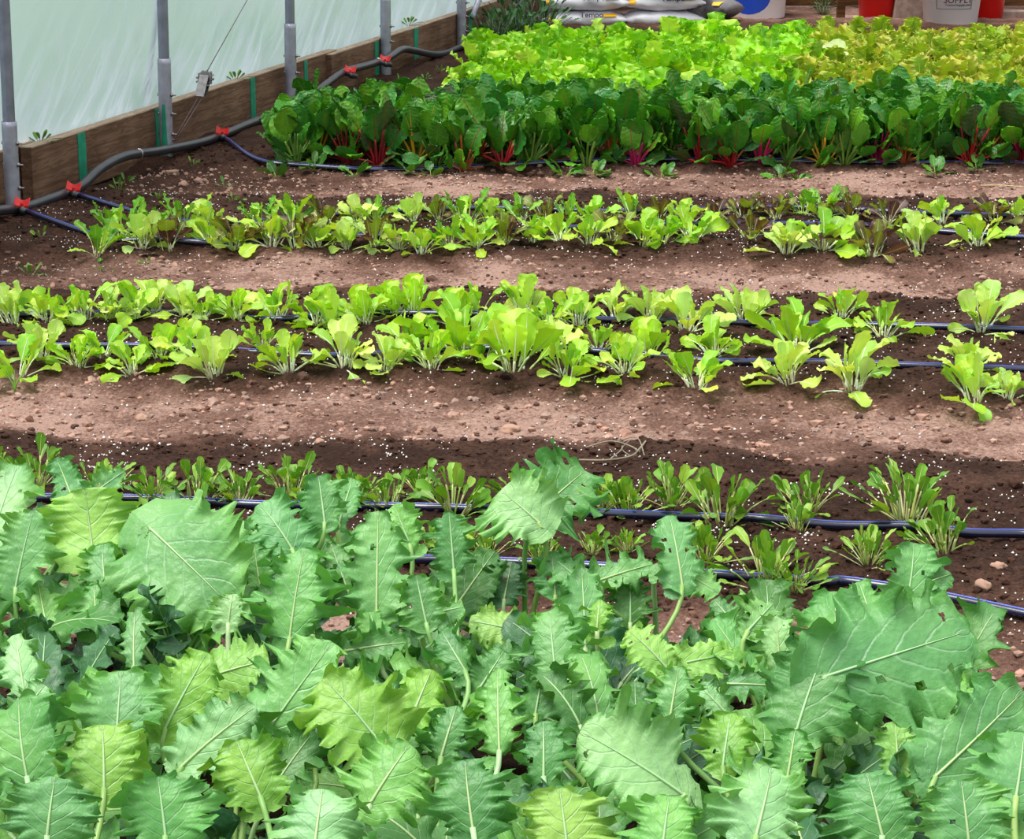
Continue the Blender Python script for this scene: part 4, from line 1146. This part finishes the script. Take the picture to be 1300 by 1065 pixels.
o = mb.build('dry_vine', 'dry'); o.location = Vector(base_tw); tag(o, 'tangled grey dry vine lying on the wide path', 'twig')
for i, (a, b_, lb) in enumerate((((1245, 238), (1300, 239), 'thin straw on the narrow path in front of the chard'), ((1075, 186), (1108, 189), 'pale straw lying under the chard'), ((1230, 192), (1255, 206), 'dry stalk at the chard foot near the far end'))):
    pa, pb = GG(*a) + ZV * .004, GG(*b_) + ZV * .004
    mb = MB(); tube(mb, [pa - pa, (pb - pa) * .5 + ZV * .003, pb - pa], .0016, ns=6); o = mb.build('straw', 'straw'); o.location = Vector(pa); tag(o, lb, 'straw')

# ------------------------------------------------------------------ back of the house
BY = 13.0
for i in range(3):
    mb = MB(); box(mb, (0, 0, 0), (2.3, 0, 0), (0, .02, 0), (0, 0, .085), bev=.004)
    o = mb.build('wall_back', 'wood_dark', smooth=False); o.location = (2.1, BY, .1 + i * .19); o['kind'] = 'structure'
for px, lb in ((1067, 'dark square wooden stake before the back boards beside the red pail'),):
    p = G(px, 24); mb = MB(); box(mb, (0, 0, .25), (.022, 0, 0), (0, .022, 0), (0, 0, .26), bev=.003)
    o = mb.build('wooden_stake', 'wood_dark', smooth=False); o.location = Vector(p); tag(o, lb, 'stake')
p = G(1285, 24); mb = MB(); box(mb, (0, 0, .02), (.16, 0, 0), (0, .05, 0), (0, 0, .025), bev=.004)
o = mb.build('paving_slab', 'concrete', smooth=False); o.location = Vector(p); tag(o, 'pale grey slab lying on the ground behind the red pails', 'slab')


def pail(p, rb, rt, h, mat, label, handle=True, name='pail', lid=False):
    r = empty(name, p, label, 'pail')
    mb = MB(); prof = [(0.001, 0), (rb * .94, 0), (rb, .006), (rb + (rt - rb) * .8, h * .8), (rb + (rt - rb) * .8 + .006, h * .805), (rb + (rt - rb) * .86 + .006, h * .86), (rb + (rt - rb) * .86, h * .865), (rt, h), (rt + .006, h), (rt + .006, h - .012), (rt + .007, h + .004), (rt - .004, h + .002),
                           (rb - .004, .01), (.001, .008)]
    lathe(mb, prof, (0, 0, 0), 48); mb.build('body', mat, r)
    if handle:
        mb = MB(); pts = [(math.cos(t) * (rt + .012), -.35 * math.sin(t) * rt, h * .86 - math.sin(t) * .10) for t in np.linspace(0, PI, 20)]
        tube(mb, pts, .003, ns=8); mb.build('handle', 'bolt', r)
    return r


wp = G(1206, 34); s_ = 1 / ppm(wp)
wp2 = np.array(wp) + np.array([0, .0, 0])
pr = pail(wp2, 33 * s_, 42 * s_, .36, 'wpail', 'white plastic pail with boxed dark lettering between the concrete block and red pail')
# printed label on the pail side, facing the camera
rb, rt, hh = 33 * s_, 42 * s_, .36
rad = lambda z: rb + (rt - rb) * min(1, z / (hh * .8)) * .8


def pail_text(txt, size, z, a0, name, mat, parent):
    cu = D.curves.new(name, 'FONT'); cu.body = txt; cu.size = size; cu.extrude = .0004; cu.align_x = 'CENTER'
    o = D.objects.new(name, cu); col.objects.link(o)
    dg = bpy.context.evaluated_depsgraph_get(); dg.update()
    me = D.meshes.new_from_object(o.evaluated_get(dg)); D.objects.remove(o)
    import bmesh as _b
    bm = _b.new(); bm.from_mesh(me)
    _b.ops.subdivide_edges(bm, edges=[e for e in bm.edges if e.calc_length() > .01], cuts=2)
    for v in bm.verts:
        zz = z + v.co.y; r_ = rad(zz) + .0012 + v.co.z; t = -PI / 2 + a0 + v.co.x / rad(zz)
        v.co = Vector((r_ * math.cos(t), r_ * math.sin(t), zz))
    bm.to_mesh(me); bm.free(); me.materials.clear(); me.materials.append(M[mat])
    ob = D.objects.new(name, me); col.objects.link(ob); ob.parent = parent
    return ob


a0 = -.20 + .05
pail_text('SUPPLY', .048, .138, a0 + .22, 'lettering', 'maroon', pr)['label'] = 'maroon capitals reading SUPPLY'
pail_text('TRACTOR', .040, .188, a0 + .22, 'lettering', 'maroon', pr)['label'] = 'maroon capitals reading TRACTOR'
pail_text('TractorSupply.com', .018, .122, a0 + .22, 'lettering', 'ink', pr)['label'] = 'small dark line reading TractorSupply.com'
mb = MB()
def arc(z, t0, t1): return [(math.cos(-PI / 2 + t) * (rad(z) + .001), math.sin(-PI / 2 + t) * (rad(z) + .001), z) for t in np.linspace(t0, t1, 14)]
A0, A1 = a0 - .55, a0 + .72
tube(mb, arc(.106, A0, A1), .0013, ns=4); tube(mb, arc(.24, A0, A1), .0013, ns=4)
for t in (A0, A1): tube(mb, [(math.cos(-PI / 2 + t) * (rad(z) + .001), math.sin(-PI / 2 + t) * (rad(z) + .001), z) for z in (.106, .17, .24)], .0013, ns=4)
mb.build('label_outline', 'ink', pr)
p = G(1112, 27); s_ = 1 / ppm(p)
pail(p, 21 * s_, 29 * s_, .36, 'redpail', 'bright red pail beside the wooden stake at the back')
p = G(1248, 28); s_ = 1 / ppm(p)
pail(np.array(p) + np.array([0, .13, 0]), 30 * s_, 38 * s_, .36, 'redpail', 'red pail standing partly behind the white lettered pail')
# blue and white tub
p = G(960, 22); s_ = 1 / ppm(p); rb_ = 36 * s_
r = empty('tub', p, 'white tub with a big blue printed oval behind the bright lettuce', 'tub')
mb = MB(); lathe(mb, [(.001, 0), (rb_ * .95, 0), (rb_, .01), (rb_ * 1.05, .26), (rb_ * 1.12, .262), (rb_ * 1.12, .285), (.001, .288)], (0, 0, 0), 48); mb.build('body', 'wpail', r)
mb = MB(); V = []; n1, n2 = 24, 8
for i in range(n1 + 1):
    for j in range(n2 + 1):
        th = 2 * PI * i / n1; q = j / n2
        x_ = -.4 + .78 * q * math.cos(th); z_ = .125 + .095 * q * math.sin(th)
        t = -PI / 2 + x_; rr_ = rb_ * (1 + .05 * z_ / .26) + .0015
        V.append((rr_ * math.cos(t), rr_ * math.sin(t), z_))
mb.add(V, [(i * (n2 + 1) + j, i * (n2 + 1) + j + 1, (i + 1) * (n2 + 1) + j + 1, (i + 1) * (n2 + 1) + j) for i in range(n1) for j in range(n2)])
mb.build('printed_oval', 'blue', r)['label'] = 'blue printed oval'
# concrete block
p = G(1153, 28); s_ = 1 / ppm(p)
mb = MB(); 
V = []
for z in (0, .32):
    w0, w1 = (22 * s_, 19 * s_) if z == 0 else (14 * s_, 21 * s_)
    V += [(-w0, -.05, z), (w1, -.05, z), (w1, .05, z), (-w0, .05, z)]
mb.add(V, [(3, 2, 1, 0), (4, 5, 6, 7), (0, 1, 5, 4), (1, 2, 6, 5), (2, 3, 7, 6), (3, 0, 4, 7)])
o = mb.build('concrete_block', 'concrete', smooth=False); o.location = Vector(p); tag(o, 'upright pitted beige concrete block between the red and white pails', 'block')
md = o.modifiers.new('bevel', 'BEVEL'); md.width = .006; md.segments = 2


# bags
def bag(p, L, Dp, H, rz, mat, label, patch=True, text=True, seed=1, extra=None):
    r = empty('soil_bag', p, label, 'bag', 'stacked plastic sacks at the back', rz)
    mb = MB(); nx, na = 26, 20; V = []
    for i in range(nx + 1):
        u = -1 + 2 * i / nx; k = max(.08, (1 - abs(u) ** 3.2)) ** .6
        for j in range(na):
            t = 2 * PI * j / na; ct, st_ = math.cos(t), math.sin(t)
            y = math.copysign(abs(ct) ** .75, ct) * Dp / 2 * (.82 + .18 * k); z = math.copysign(abs(st_) ** .8, st_) * H / 2 * k
            wv = noise.noise(Vector((u * 4 + seed, ct * 2, st_ * 3))) * .012 + .004 * math.sin(40 * u + 3 * t) * abs(u) ** 2
            V.append((u * L / 2, y + wv, H / 2 + z + wv * .5))
    Fc = [(i * na + j, (i + 1) * na + j, (i + 1) * na + (j + 1) % na, i * na + (j + 1) % na) for i in range(nx) for j in range(na)]
    Fc.append(tuple(range(na))); Fc.append(tuple(nx * na + j for j in range(na - 1, -1, -1)))
    mb.add(V, Fc); mb.build('body', mat, r)

    def front(u, z):
        k = max(.08, (1 - abs(u) ** 3.2)) ** .6; q = min(.98, abs(z - H / 2) / (H / 2 * k)); st_ = q ** (1 / .8); ct = math.sqrt(max(0, 1 - st_ * st_))
        return (u * L / 2, -(ct ** .75) * Dp / 2 * (.82 + .18 * k) - .013, z)

    def patchm(u0, u1, z0, z1, m, nm, lb):
        mb = MB(); V = []; n = 6
        for i in range(n + 1):
            for j in range(n + 1):
                V.append(front(u0 + (u1 - u0) * i / n, z0 + (z1 - z0) * j / n))
        mb.add(V, [(i * 7 + j, (i + 1) * 7 + j, (i + 1) * 7 + j + 1, i * 7 + j + 1) for i in range(n) for j in range(n)])
        o = mb.build(nm, m, r); o['label'] = lb
    if patch:
        patchm(-.86, -.70, H * .45, H * .75, 'yellow', 'print_patch', 'yellow printed corner'); patchm(.45, .75, H * .72, H * .86, 'yellow', 'print_patch', 'yellow printed corner')
    if text:
        cu = D.curves.new('lettering', 'FONT'); cu.body = 'Tempo'; cu.size = .042; cu.extrude = .0008; cu.offset = .0008
        o = D.objects.new('lettering', cu); col.objects.link(o)
        dg = bpy.context.evaluated_depsgraph_get(); dg.update()
        me = D.meshes.new_from_object(o.evaluated_get(dg)); D.objects.remove(o); me.materials.clear(); me.materials.append(M['ink'])
        o = D.objects.new('lettering', me); col.objects.link(o); o.parent = r
        f0 = front(-.08, H * .70); o.location = (f0[0], f0[1] - .006, f0[2]); o.rotation_euler = (math.radians(62), 0, 0); o['label'] = 'dark word Tempo'
    return r


pb = G(740, 37); s_ = 1 / ppm(pb)
hb = .088
bag(np.array([pb[0], pb[1] + .14, .0]), 112 * s_, .26, hb, .02, 'bag', 'white sack at the bottom of the stack beside the leafy weeds', seed=1)
bag(np.array([pb[0] + .005, pb[1] + .14, hb]), 114 * s_, .26, hb, .04, 'bag', 'white sack lying second up in the stack beside the leafy weeds', seed=5)
bag(np.array([pb[0] + .02, pb[1] + .16, 2 * hb]), 112 * s_, .26, hb, -.03, 'bag', 'white sack on top of the stack beside the leafy weeds', seed=9)
bag(np.array([pb[0] + .43, pb[1] + .16, .0]), 105 * s_, .26, hb, -.05, 'bag', 'white sack at the bottom beneath the red-marked sack', seed=12, patch=False, text=False)
bag(np.array([pb[0] + .43, pb[1] + .16, hb * .95]), 105 * s_, .26, hb, -.05, 'bag', 'white sack with yellow corner beneath the red-marked sack', seed=14)
r = bag(np.array([pb[0] + .46, pb[1] + .14, hb * 1.9]), 98 * s_, .30, .10, -.18, 'wpail', 'clean white sack with a red mark resting on top of others', patch=False, text=False, seed=21)
mb = MB(); box(mb, (-.09, -.13, .075), (.014, 0, 0), (0, .002, .003), (0, -.004, .006)); mb.build('red_mark', 'red', r, smooth=False)
bag(np.array([pb[0] + .69, pb[1] + .14, hb * .4]), 62 * s_, .24, .12, -.6, 'bagdark', 'grey and yellow sack slumped beside the blue and white tub', patch=True, text=False, seed=31)

# ------------------------------------------------------------------ camera, light
cam = D.cameras.new('camera'); co = D.objects.new('camera', cam); col.objects.link(co)
co.location = (0, 0, CAM_H); co.rotation_euler = (PI / 2 - TH, 0, 0)
cam.sensor_width = 36; cam.lens = 36 * F_PX / 1300; cam.shift_y = -(532.5 - 487) / 1300
cam.clip_start = .02; cam.clip_end = 200
sc = bpy.context.scene; sc.camera = co
w = D.worlds.new('world'); sc.world = w; w.use_nodes = True
nt = w.node_tree; bg = nt.nodes['Background']
tc = N(nt, 'ShaderNodeTexCoord'); sp = N(nt, 'ShaderNodeSeparateXYZ'); nt.links.new(tc.outputs['Generated'], sp.inputs[0])
rp = N(nt, 'ShaderNodeValToRGB'); e = rp.color_ramp.elements
e[0].position = .0; e[0].color = (.35, .40, .36, 1); e[1].position = 1; e[1].color = (1.0, .99, .97, 1)
x = e.new(.25); x.color = (.62, .68, .70, 1)
nt.links.new(sp.outputs[2], rp.inputs[0]); nt.links.new(rp.outputs[0], bg.inputs[0]); bg.inputs[1].default_value = .98
sl = D.lights.new('sun', 'SUN'); sl.energy = 2.9; sl.angle = math.radians(35); sl.color = (1, .98, .94)
so = D.objects.new('sun', sl); col.objects.link(so); so.location = (0, 0, 5)
so.rotation_euler = Vector((-.35, -.15, 1)).to_track_quat('Z', 'Y').to_euler()
vs = sc.view_settings; vs.view_transform = 'Standard'; vs.look = 'None'; vs.gamma = 1; vs.exposure = 0.45
vs.use_curve_mapping = False
sc.cycles.use_denoising = True
sc.cycles.max_bounces = 6; sc.cycles.transparent_max_bounces = 8; sc.cycles.caustics_reflective = False; sc.cycles.caustics_refractive = False
